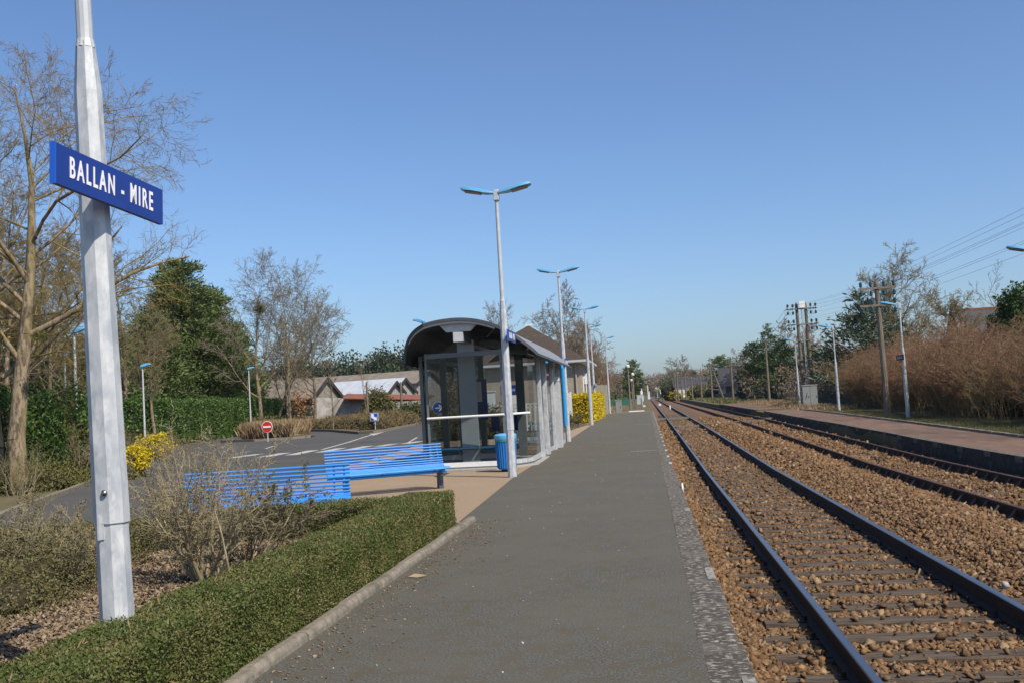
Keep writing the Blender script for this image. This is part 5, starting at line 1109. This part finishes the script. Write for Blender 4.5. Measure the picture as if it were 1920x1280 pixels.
# wires: from off frame to pole, double pole, next poles
def wire(p, q, sag, label, r=.004):
    n = 14; pts = []
    for i in range(n+1):
        f = i/n; pts.append((p[0]+(q[0]-p[0])*f, p[1]+(q[1]-p[1])*f, p[2]+(q[2]-p[2])*f-4*sag*f*(1-f)))
    mb = MB(); mb.tube(pts, r, 4); tag(mb.build('overhead_wire', M_WIRE), label, 'wire', 'telegraph wires')
za = 6.2-.12+.0; X4, Y4, Z4 = at(1434, 636, 101)
for i, (u, dz) in enumerate(((-.66, -.1), (-.26, -.1), (.26, -.1), (.66, -.1), (-.66, -.5), (.66, -.5), (-.26, -.88), (.6, -.88))):
    u2 = (-1.08, -.72, .55, .9, -1.08, .9, -.72, .9)[i]; z2 = zt-.1+(dz+.1)*1.3
    lb = 'thin telegraph wire crossing the sky at the right'
    wire((X1+u, Y1-.1, za+dz), (11.2+u, -3, za+dz+.3), .18, lb); wire((X1+u, Y1-.1, za+dz), (X2+u2, Y2-.2, z2), .12, 'thin telegraph wire between the single and the double pole'); wire((X2+u2, Y2-.2, z2), (X4+u*.8, Y4, Z4-.2+dz*.8), .15, 'thin telegraph wire descending left from the double pole', .008)
# right verge, fences
def vg(g, n):
    y = g.uniform(22, 62, n); x = 9.52+g.random(n)**1.3*2.2; return x, y, rrn(y)-.13
tufts('grass_verge', 'short green grass behind the far platform kerb', vg, 26000, .09, M_GRS, 71, wd=.12, spread=.5)
def vg2(g, n):
    y = g.uniform(62, 180, n); x = 9.4+g.random(n)*9*(np.clip((y-60)/60, .3, 1)); return x, y, rrn(y)-.13
tufts('dry_grass_bank', 'pale dry grass beyond the far platform', vg2, 30000, .28, M_DRY, 72, wd=.10, spread=.5)
def vg3(g, n):
    y = g.uniform(88, 200, n); x = -2.5-g.random(n)*12; return x, y, rrn(y)-.28
tufts('dry_grass_field', 'brown dry grass beyond the near platform end', vg3, 26000, .3, M_DRY, 73, wd=.1, spread=.5)
def vg4(g, n):
    y = g.uniform(110, 330, n); x = 8.0+g.random(n)*5; return x, y, rrn(y)-.13
tufts('green_grass_bank', 'green grass bank along the track in the distance', vg4, 16000, .4, M_GRS, 74, wd=.2, spread=.6)
# thicket
def thicket():
    vs = []
    for i in range(4):
        out = shrub_arrays(400+i, 2.9, 10, .38, 3, .016, dict(ch=[9, 6, 3], rmin=.006, len=[.5, .5, .5], ang=[38, 42, 44], up=[.03, .05, .03, 0]), rbase=.5, wob=.15)
        vs.append((merge([segs_arr(out[0], 4), segs_arr(out[1], 3)]), merge([segs_arr(out[2], 3), segs_arr(out[3], 3)])))
    g = random.Random(4); A, B = [], []
    for i in range(165):
        y = 24+(i/165)**.9*44+g.uniform(-1, 1); x = np.interp(y, [22, 40, 66], [12.6, 12.2, 13.0])+abs(g.gauss(0, 1))*1.9; a = g.uniform(0, 6.28); s_ = g.uniform(.82, 1.2); c, s = math.cos(a)*s_, math.sin(a)*s_
        Rm = np.array([[c, -s, 0], [s, c, 0], [0, 0, s_]]); o = np.array([x, y, rr(y)-.15]); v1, v2 = vs[g.randrange(4)]
        A.append((v1[0]@Rm.T+o, v1[1])); B.append((v2[0]@Rm.T+o, v2[1]))
    a = merge(A); b = merge(B); V, Fq = merge([a, b]); mi = np.concatenate([np.zeros(len(a[1])), np.ones(len(b[1]))])
    tag(npmesh('thicket', V, Fq, [M_TWIGO, M_TWIGR], mi=mi), 'dense leafless brown thicket along the far platform', 'thicket', kind='stuff')
thicket()
g_ = random.Random(6); bl = []
for i in range(34):
    y = 26+i*1.3; bl.append(((np.interp(y, [22, 40, 66], [14.4, 14.2, 15.0])+g_.uniform(-.4, .8), y, rr(y)+.5), (1.2, 1.3, g_.uniform(.9, 1.4))))
t = blobs('undergrowth', '', '', bl, .16, 60, mat('bramble_leaf', (.07, .065, .03), isl=[(.05, .05, .02), (.10, .085, .04), (.07, .08, .025)], rough=.8), 58, aspect=.5, shell=.6, coref=.6)
as_stuff(t, 'undergrowth', 'dark brambles low inside the leafless thicket', 'undergrowth')
# trees behind the thicket
conifer((15.6, 76, .2), 'bluish cedar with drooping tips behind the thicket', 8.0, 3.8, M_PINEB, 81, 'cedar', leaf=.4, dens=1.1, name='cedar_tree')
conifer((18.3, 80, .2), 'greener cedar merging with the bare bushy tree', 7.2, 3.0, M_PINEG, 84, 'cedar', leaf=.34, dens=1.1, name='cedar_tree')
bare_tree((18.4, 79, .2), 'bare bushy tree rising behind the cedar', 8.9, .22, 82, M_BARK, M_TWIGO, dict(BT, ch=[18, 11, 9, 6, 4], start=[.12, .15, .1, .1]), 4)
bare_tree((20.5, 70, .2), 'bare rounded tree right of the tall bushy one', 5.6, .18, 83, M_BARK, M_TWIGO, dict(BT, ch=[18, 11, 9, 7, 4], start=[.12, .15, .1, .1]), 4)
for i, (x, y, H, lb) in enumerate(((20.5, 60, 6.2, 'slim bare tree left of the old house roof'), (24.5, 66, 6.6, 'bare tree beside the old house gable'), (19.5, 48, 4.6, 'thin pale sapling in front of the old house'), (27, 60, 6.6, 'bare tree behind the ivy covered one'), (17.5, 36, 4.0, 'thin bare sapling rising from the thicket at the right'), (22, 52, 5.4, 'bare sapling between thicket and old house'))):
    bare_tree((x, y, rr(y)), lb, 6, .09, 90+i % 2, M_BARK, M_TWIG, dict(ch=[10, 7, 5, 4], ang=[26, 32, 36], rmin=.01, up=[.03, .08, .04, 0]), 3, group='slim bare trees behind the thicket', cache='s%d' % (i % 2), rz=i*1.1, scale=H/6, name='slim_tree')
cx, cy, cz = at(1900, 600, 52); t = blobs('ivy_tree', 'ivy covered dark green tree at the right edge', 'tree', [((cx+.6, cy, 3.0), (1.9, 1.8, 2.6)), ((cx+.5, cy, 4.6), (1.3, 1.3, 1.6)), ((cx-.7, cy+.4, 2.6), (1.3, 1.2, 1.5))], .14, 260, M_PINEG, 59, aspect=.7)
mb = MB(); mb.cyl((cx+.5, cy, 0), (cx+.5, cy, 4), .18, .1); mb.build('trunk', M_BARK, t)
cx, cy, cz = at(1842, 600, 92); zr = at(1842, 578, 92)[2]
t = thing('old_house', 'old stone house with dark roof seen above the thicket', 'house', (cx, cy, .4)); mb = MB(); mb.box((cx+3, cy+3, 2.2), (9.4, 6, 4.4)); mb.build('wall', M_BARNB, t)
mb = MB(); mb.prism([(cy-.3, 4.0), (cy+3, zr), (cy+6.3, 4.0), (cy+6.3, 4.15), (cy+3, zr+.2), (cy-.3, 4.15)], cx-1.5, cx+8, 'x'); mb.prism([(cy+.1, 4.1), (cy+3, zr-.1), (cy+5.9, 4.1)], cx-1.4, cx+7.8, 'x'); mb.build('roof', M_SLATE, t)
mb = MB(); mb.prism([(cy-.4, 4.0), (cy+3, zr+.3), (cy+6.4, 4.0), (cy+6.4, 4.3), (cy+3, zr+.6), (cy-.4, 4.3)], cx-1.8, cx-1.5, 'x'); mb.build('gable_coping', M_KERB, t)
mb = MB(); mb.box((cx+3.2, cy+3, zr+.12), (9.5, .4, .25)); mb.build('ridge', M_RTILE, t)
# fence line beyond the thicket: grey panels, low dark wall, green screen
def panel_fence(pts, h, m, label, name='panel_fence', post=M_POLE, z0=0.):
    t = thing(name, label, 'fence', (pts[0][0], pts[0][1], rr(pts[0][1])))
    for a, b in zip(pts, pts[1:]):
        L_ = math.hypot(b[0]-a[0], b[1]-a[1]); n = max(1, int(L_/2.6))
        for i in range(n):
            p = [a[k]+(b[k]-a[k])*i/n for k in (0, 1)]; q = [a[k]+(b[k]-a[k])*(i+.97)/n for k in (0, 1)]
            mb = MB(); mb.bar((*p, rr(p[1])-.13+z0+h/2), (*q, rr(q[1])-.13+z0+h/2), .05, h); mb.build('panel', m, t)
            mb = MB(); mb.box((*p, rr(p[1])-.13+(h+z0)/2), (.1, .1, h+z0+.1)); mb.build('post', post, t)
    return t
panel_fence([(14.4, 66), (14.6, 84), (14.3, 100), (14.4, 112)], 1.35, M_CFENCE, 'grey weathered panel fence behind the double pole', z0=.45)
mb = MB()
mb.bar((14.35, 62, rr(70)+.05), (14.4, 92, rr(90)+.05), .2, .6); tr_thing('low_wall', 'low dark wall below the grey panel fence', 'wall', mb, mat('dark_low_wall', (.07, .065, .06), (.05, .048, .045), 3))
mb = MB(); mb.bar((14.2, 112, rr(112)+.65), (11.2, 127, rr(125)+.7), .25, 1.85); tr_thing('green_screen', 'very dark green screened fence beside the conifers', 'fence', mb, M_DGREEN)
mb = MB(); mb.bar((12.4, 150, rr(150)+.35), (13.6, 128, rr(128)+.35), .2, .9); mb.bar((12.4, 150, rr(150)+.35), (9, 200, rr(190)+.3), .2, .9); tr_thing('grey_wall', 'low grey blue wall left of the green screen', 'wall', mb, M_SLATE)
for i, (px, d, H, R, k, m, lb) in enumerate(((1448, 118, 8.6, 2.5, 'spruce', M_PINEG, 'tall pointed green conifer behind the fence'), (1420, 122, 6.6, 2.3, 'round', M_PINEG, 'broad green conifer left of the tall pointed one'), (1470, 112, 6.2, 2.2, 'round', M_PINEG, 'broad green conifer right of the tall pointed one'), (1519, 108, 6.1, .7, 'column', M_PINEG, 'narrow columnar cypress right of the double pole'), (1304, 260, 6.6, 3.4, 'spruce', M_PINEB, 'distant pointed fir behind the white house'), (1357, 190, 7.3, 3.2, 'round', M_PINE, 'dark round conifer left of the slate roof'), (1545, 96, 4.2, 1.8, 'round', M_PINEG, 'low dark evergreen right of the cypress'))):
    X, Y, Z = at(px, 740, d); conifer((X, Y, rr(Y)-.1), lb, H+.2, R, m, 500+i, k, leaf=.34 if d < 150 else .5, dens=1.3 if d < 150 else 1.0, base=.03)
for i, (px, d, H, lb) in enumerate(((1490, 125, 7.6, 'bare bushy tree between conifer and double pole'), (1540, 110, 5.4, 'bare reddish tree right of the double pole'), (1395, 160, 6.6, 'grey bare tree above the slate roof'), (1565, 92, 4.2, 'bare shrubby tree left of the thicket'), (1283, 250, 8.4, 'distant grey birch behind the white house'), (1250, 300, 6.6, 'distant bare tree beside the slim poles'), (1410, 150, 5.2, 'bare tree just left of the conifers'))):
    X, Y, Z = at(px, 740, d); bare_tree((X, Y, rr(Y)), lb, 7, .13, 0, M_BARK, M_TWIG, None, 3, group='bare trees beyond the far platform', cache='f%d' % (i % 2), rz=i*.9, scale=H/7) if False else bare_tree((X, Y, rr(Y)), lb, 7, .12, 95+i % 2, M_BARK, M_TWIGR if i in (1, 3) else M_TWIG, dict(BT, start=[.15, .1, .1], ch=[14, 9, 8, 6], rmin=.018), 4, group='bare trees beyond the far platform', cache='f%d%d' % (i % 2, i in (1, 3)), rz=i*.9, scale=H/7, sxy=1.1)
# far shrubs
for i, (px, d, r, m, lb) in enumerate(((1345, 170, 2.0, M_OLIVE, 'golden green shrub before the slate roof'), (1312, 185, 1.9, M_OLIVE, 'olive shrub right of the white house'), (1258, 230, 3.2, M_PINEG, 'dark green rounded bush left of the white house'), (1298, 210, 1.6, M_YEL, 'yellow flowering shrub in front of the white house'), (1265, 215, 1.3, M_YEL, 'small yellow shrub at the white house corner'), (1332, 170, 1.3, M_COVER, 'brown shrub near the propped pole'))):
    X, Y, Z = at(px, 742, d); blobs('garden_shrub', lb, 'shrub', [((X, Y, rr(Y)+r*.5), (r, r, r)), ((X+r*.7, Y+1, rr(Y)+r*.3), (r*.7, r*.7, r*.7))], .35, 14, m, 600+i, amp=.2)
# houses in the distance at the right
def house(c, L_, W_, hw, hr, label, mw, mr, rz=0, windows=((-.25, 1.2), (.25, 1.2)), chimney=True):
    t = thing('distant_house', label, 'house', c, rz); mb = MB(); mb.box((0, 0, hw/2-.2), (L_, W_, hw+.4)); mb.build('wall', mw, t, world=False)
    mb = MB(); mb.prism([(-W_/2-.4, hw-.15), (0, hr), (W_/2+.4, hw-.15)], -L_/2-.3, L_/2+.3, 'x'); rf = mb.build('roof', mr, t, world=False)
    if chimney: mb = MB(); mb.box((L_*.3, 0, hr+.2), (.7, .7, 1.1)); mb.build('chimney', M_WPAINT, rf, world=False)
    for u, z in windows:
        mb = MB(); mb.box((u*L_, -W_/2-.02, z), (.9, .08, 1.1)); mb.build('window', mat('dark_pane', (.05, .06, .07)), t, world=False)
    return t
X, Y, Z = at(1308, 742, 230); house((X, Y, rr(Y)), 10.5, 7, 2.6, 4.7, 'distant white house with long dark roof', M_WPAINT, M_SLATE, .05, chimney=False)
X, Y, Z = at(1393, 742, 165); house((X, Y, rr(Y)), 6.4, 7, 2.0, 4.9, 'house with steep slate roof left of the conifers', M_RENDER, M_SLATE, -.25)
X, Y, Z = at(1482, 742, 125); house((X, Y, rr(Y)), 3.2, 5, 2.2, 3.9, 'pale gabled house right of the conifers', M_WPAINT, M_RTILE, 1.3, chimney=False)
mb = MB(); X, Y, Z = at(1241, 745, 260); mb.box((X, Y, rr(Y)+.4), (1.8, 1.5, 1.7)); tr_thing('trackside_hut', 'small brown trackside hut in the distance', 'hut', mb, M_CFENCE)
# ================================================================== FAR END OF THE NEAR SIDE
for i, (px, py, d, lb) in enumerate(((1177, 686, 112, 'globe lamp on concrete post beyond the near platform end'), (1186, 701, 128, 'second globe lamp further along the track'), (1184, 712, 158, 'small far globe lamp above the green hedge'))):
    X, Y, Z = at(px, py, d); g = rr(Y)-.28; t = thing('globe_lamp', lb, 'lamp post', (X, Y, g), 0, 'globe lamps beyond the near platform'); H_ = Z-g
    mb = MB(); mb.cyl((0, 0, 0), (0, 0, H_-.2), .10, .06, 8); mb.build('post', M_KERB, t, world=False); mb = MB(); mb.lathe([(.08, -.22), (.2, -.14), (.2, -.06), (.1, -.02)], (0, 0, H_), 12); mb.build('globe', M_GLOBE, t, world=False); mb = MB(); mb.lathe([(.21, -.02), (.2, .06), (.12, .14), (.02, .17)], (0, 0, H_), 12); mb.build('cap', M_WPAINT, t, world=False)
X, Y, Z = at(1202, 719, 175); g = rr(Y)-.28; t = thing('railway_signal', 'railway signal with black head showing green beyond the platform', 'signal', (X, Y, g)); H_ = Z-g
mb = MB(); mb.cyl((0, .1, 0), (0, .1, H_), .09, .07); mb.build('mast', M_WPAINT, t, world=False); mb = MB(); mb.box((0, 0, H_), (.55, .2, 1.3)); mb.build('head', M_BLACK, t, world=False, bevel=.05)
mb = MB(); mb.cyl((0, -.11, H_+.1), (0, -.13, H_+.1), .1); ln = mb.build('lens', mat('green_lens', (.05, .6, .3)), t, world=False)
mb = MB(); mb.box((0, 0, H_-1.5), (.4, .1, .6)); mb.box((0, 0, 1.0), (.5, .4, 1.0)); mb.build('plate', M_WPAINT, t, world=False)
X, Y, Z = at(1200, 752, 160); t = thing('equipment_cage', 'grey slatted equipment case at the foot of the signal', 'case', (X, Y, rr(Y)-.28)); mb = MB(); mb.box((0, 0, .8), (.9, .6, 1.6)); mb.build('body', M_GALV, t, world=False)
for i, (px, py, d, h) in enumerate(((1214, 722, 300, 0), (1217, 733, 290, 0), (1239, 722, 310, 1), (1243, 724, 320, 1))):
    X, Y, Z = at(px, py, d); g = rr(Y); mb = MB(); mb.cyl((X, Y, g), (X+(-.6 if i == 2 else 0), Y, Z), .16, .12, 6); tr_thing('barrier_mast', ['tall white mast left of the distant crossing', 'short white mast left of the distant crossing', 'leaning raised barrier at the distant crossing', 'upright raised barrier at the distant crossing'][i], 'mast', mb, M_WPAINT)
X, Y, Z = at(1232, 729, 300); t = thing('warning_disc', 'pale round sign at the distant level crossing', 'sign', (X, Y, 1)); mb = MB(); mb.cyl((0, .05, 0), (0, .05, Z-1), .12); mb.build('post', M_GALV, t, world=False); mb = MB(); mb.cyl((0, 0, Z-1), (0, -.05, Z-1), .7, n=20); mb.build('disc', M_GLOBE, t, world=False)
X, Y, Z = at(1207, 720, 700); mb = MB(); mb.box((X, Y, 8), (20, 12, 10)); mb.box((X+2, Y-7, 11), (22, 1, 1.4)); tr_thing('distant_block', 'very distant pale building at the end of the line', 'building', mb, M_WPAINT)
for i, (px, py, d, lb) in enumerate(((1236, 746, 150, 'white painted stone between the distant tracks'), (1255, 752, 118, 'small white peg between the tracks'), (1207, 749, 140, 'white block left of the distant track'))):
    X, Y = G(px, py+1, -.38); Y = min(Y, d); X = at(px, py, d)[0]; mb = MB(); mb.box((X, Y, rr(Y)-.25), (.35 if i != 1 else .16, .3, .3 if i != 1 else .45)); tr_thing('white_marker', lb, 'marker', mb, M_WPAINT, bevel=.03)
mb = MB(); X, Y, Z = at(1190, 756, 120)
for k in (0, .8): mb.box((X+k, Y, rr(Y)+.3), (.12, .12, 1.4))
mb.box((X+.4, Y, rr(Y)+.2), (.9, .06, .12)); tr_thing('buffer_posts', 'pair of dark timber posts beyond the platform end', 'posts', mb, M_POLE)
# left of track beyond platform: trees, hedge, white shed
for i, (x, y, H, m, lb) in enumerate(((*at(1088, 800, 94)[:2], 9.6, M_TWIG, 'bare tree right behind the station building'), (-6.3, 98, 7.2, M_TWIGO, 'bare tree between the farthest platform lamps'), (-5.6, 106, 6.6, M_TWIGR, 'brownish bare tree right of the last platform lamp'), (-5.4, 116, 6.4, M_TWIGO, 'lower bare tree behind the globe lamps'), (*at(952, 800, 98)[:2], 9.2, M_TWIG, 'bare tree rising above the shelter roof'), (-5.8, 128, 6.2, M_TWIGR, 'far bare tree behind the second globe lamp'), (-9, 110, 7.4, M_TWIGR, 'wide bare tree behind the station building corner'), (-6.6, 140, 6.2, M_TWIGO, 'farthest bare tree left of the line'))):
    bare_tree((x, y, rr(y)-.1), lb, 7, .12, 320+i % 3, M_BARK, m, dict(BT, start=[.15, .1, .1], ch=[14, 10, 8, 6], rmin=.012), 4, group='bare trees beyond the station', cache='st%d%s' % (i % 3, m.name), rz=i*1.7, scale=H/7, sxy=.55 if i == 4 else .9)
X, Y, Z = at(1189, 735, 190); conifer((X, Y, rr(Y)), 'dark pointed conifer behind the globe lamps', 7.6, 2.2, M_PINE, 700, 'round', leaf=.5)
blobs('garden_shrub', 'green shrub behind the white shed', 'shrub', [((-7.4, 150, 1.6), (2.2, 2, 1.2)), ((-5.2, 152, 1.6), (1.6, 2, 1.1))], .35, 14, M_PINEG, 701)
mb = MB(); mb.bar((-9, 148, rr(148)+.4), (-2.6, 152, rr(152)+.4), .1, 1.1); tr_thing('green_fence', 'green mesh fence below the distant shrubs', 'fence', mb, mat('green_mesh', (.02, .12, .08)))
mb = MB(); mb.box((-5.2, 118, rr(118)+.9), (1.3, 1.4, 1.9)); mb.prism([(-6.0, rr(118)+1.8), (-5.2, rr(118)+2.3), (-4.4, rr(118)+1.8)], 117.2, 118.8, 'y'); tr_thing('white_shed', 'small white shed left of the globe lamps', 'shed', mb, M_WPAINT)
# ================================================================== FAR WOODS (uncountable masses)
def far_wood(name, label, pts, n, hfn, m, seed, leaf, shape='blob', rad=3.):
    g = np.random.default_rng(seed); Ps = []
    P2 = np.array(pts, float); L_ = np.linalg.norm(np.diff(P2, axis=0), axis=1); cum = np.concatenate([[0], np.cumsum(L_)])
    for i in range(n):
        u = g.random()*cum[-1]; x = np.interp(u, cum, P2[:, 0])+g.normal()*3; y = np.interp(u, cum, P2[:, 1])+g.normal()*5; H = hfn(u/cum[-1])*(.75+.4*g.random()); k = 520
        v = unit(g.normal(size=(k, 3))); r = np.array([rad*(.7+.5*g.random()), rad, H*.5]); P = np.array([x, y, rr(y)+H*.5])+v*r*(1-.5*g.random((k, 1)))
        if shape == 'pine': P[:, 2] = np.where(P[:, 2] < rr(y)+H*.3, P[:, 2]+H*.3, P[:, 2])
        Ps.append(P)
    P = np.concatenate(Ps); V, Fq = leaves_arr(P, leaf, g, .6 if shape == 'pine' else .22, upb=.8); tag(npmesh(name, V, Fq, m), label, 'wood', kind='stuff')
a = at(600, 745, 260); b = at(800, 745, 250); c = at(960, 745, 260); z_ = at(420, 745, 280)
far_wood('pine_wood', 'dark green pine wood rising behind the barns', [z_[:2], a[:2], b[:2], c[:2]], 190, lambda f: np.interp(f, [0, .4, .75, 1], [13, 14.5, 17, 14.5]), M_FARP, 801, .75, 'pine', 4)
a = at(560, 745, 180); b = at(900, 745, 175)
far_wood('brown_scrub', 'brown leafless scrub at the foot of the pine wood', [a[:2], b[:2]], 70, lambda f: 5.5+2.5*f, M_FARW, 802, .6, rad=2.5)
a = at(-150, 745, 130); b = at(300, 745, 120); c = at(600, 745, 140)
far_wood('left_wood', 'brown leafless woodland behind the laurel hedge', [a[:2], b[:2], c[:2]], 120, lambda f: np.interp(f, [0, .5, 1], [15, 8.5, 6]), M_FARW, 803, .6, rad=3)
a = at(-150, 745, 110); b = at(330, 745, 105)
far_wood('left_pine_wood', 'dark pines filling the gaps behind the laurel hedge', [a[:2], b[:2]], 60, lambda f: 8.5, M_FARP, 804, .5, 'pine', 2.6)
far_wood('line_side_trees', 'leafless trees closing the view along the railway', [(-16, 330), (-6, 480), (10, 620)], 60, lambda f: np.interp(f, [0, 1], [9, 12]), M_FARW, 805, 1.1, rad=3.5)
far_wood('line_side_trees', 'leafless trees right of the distant crossing', [(14, 300), (20, 420), (12, 560), (2, 800)], 90, lambda f: np.interp(f, [0, .5, 1], [7.5, 12, 17]), M_FARW, 806, 1.2, rad=4)
far_wood('right_wood', 'brown leafless wood beyond the gardens on the right', [(24, 260), (48, 220), (60, 170), (62, 120), (60, 60)], 110, lambda f: 5.6, M_FARW, 807, .6, rad=3)
far_wood('right_near_scrub', 'leafless scrub behind the grey panel fence', [(16.5, 82), (18, 105), (19, 125)], 34, lambda f: 3.3, M_FARW, 808, .3, rad=1.6)

# ------------------------------------------------------------------ haze
mb = MB(); mb.box((0, 250, 24.7), (1700, 1500, 53)); hz = mb.build('haze', None or bpy.data.materials.new('haze_air')); hz['kind'] = 'stuff'; hz['label'] = 'thin pale air haze over the whole place'; hz['category'] = 'haze'
hm = hz.data.materials[0]; hm.use_nodes = True; N = hm.node_tree.nodes; N.remove(N['Principled BSDF']); pv = N.new('ShaderNodeVolumePrincipled'); pv.inputs['Color'].default_value = (.80, .88, 1, 1); pv.inputs['Density'].default_value = .00010; pv.inputs['Anisotropy'].default_value = .2
hm.node_tree.links.new(pv.outputs[0], N['Material Output'].inputs['Volume'])
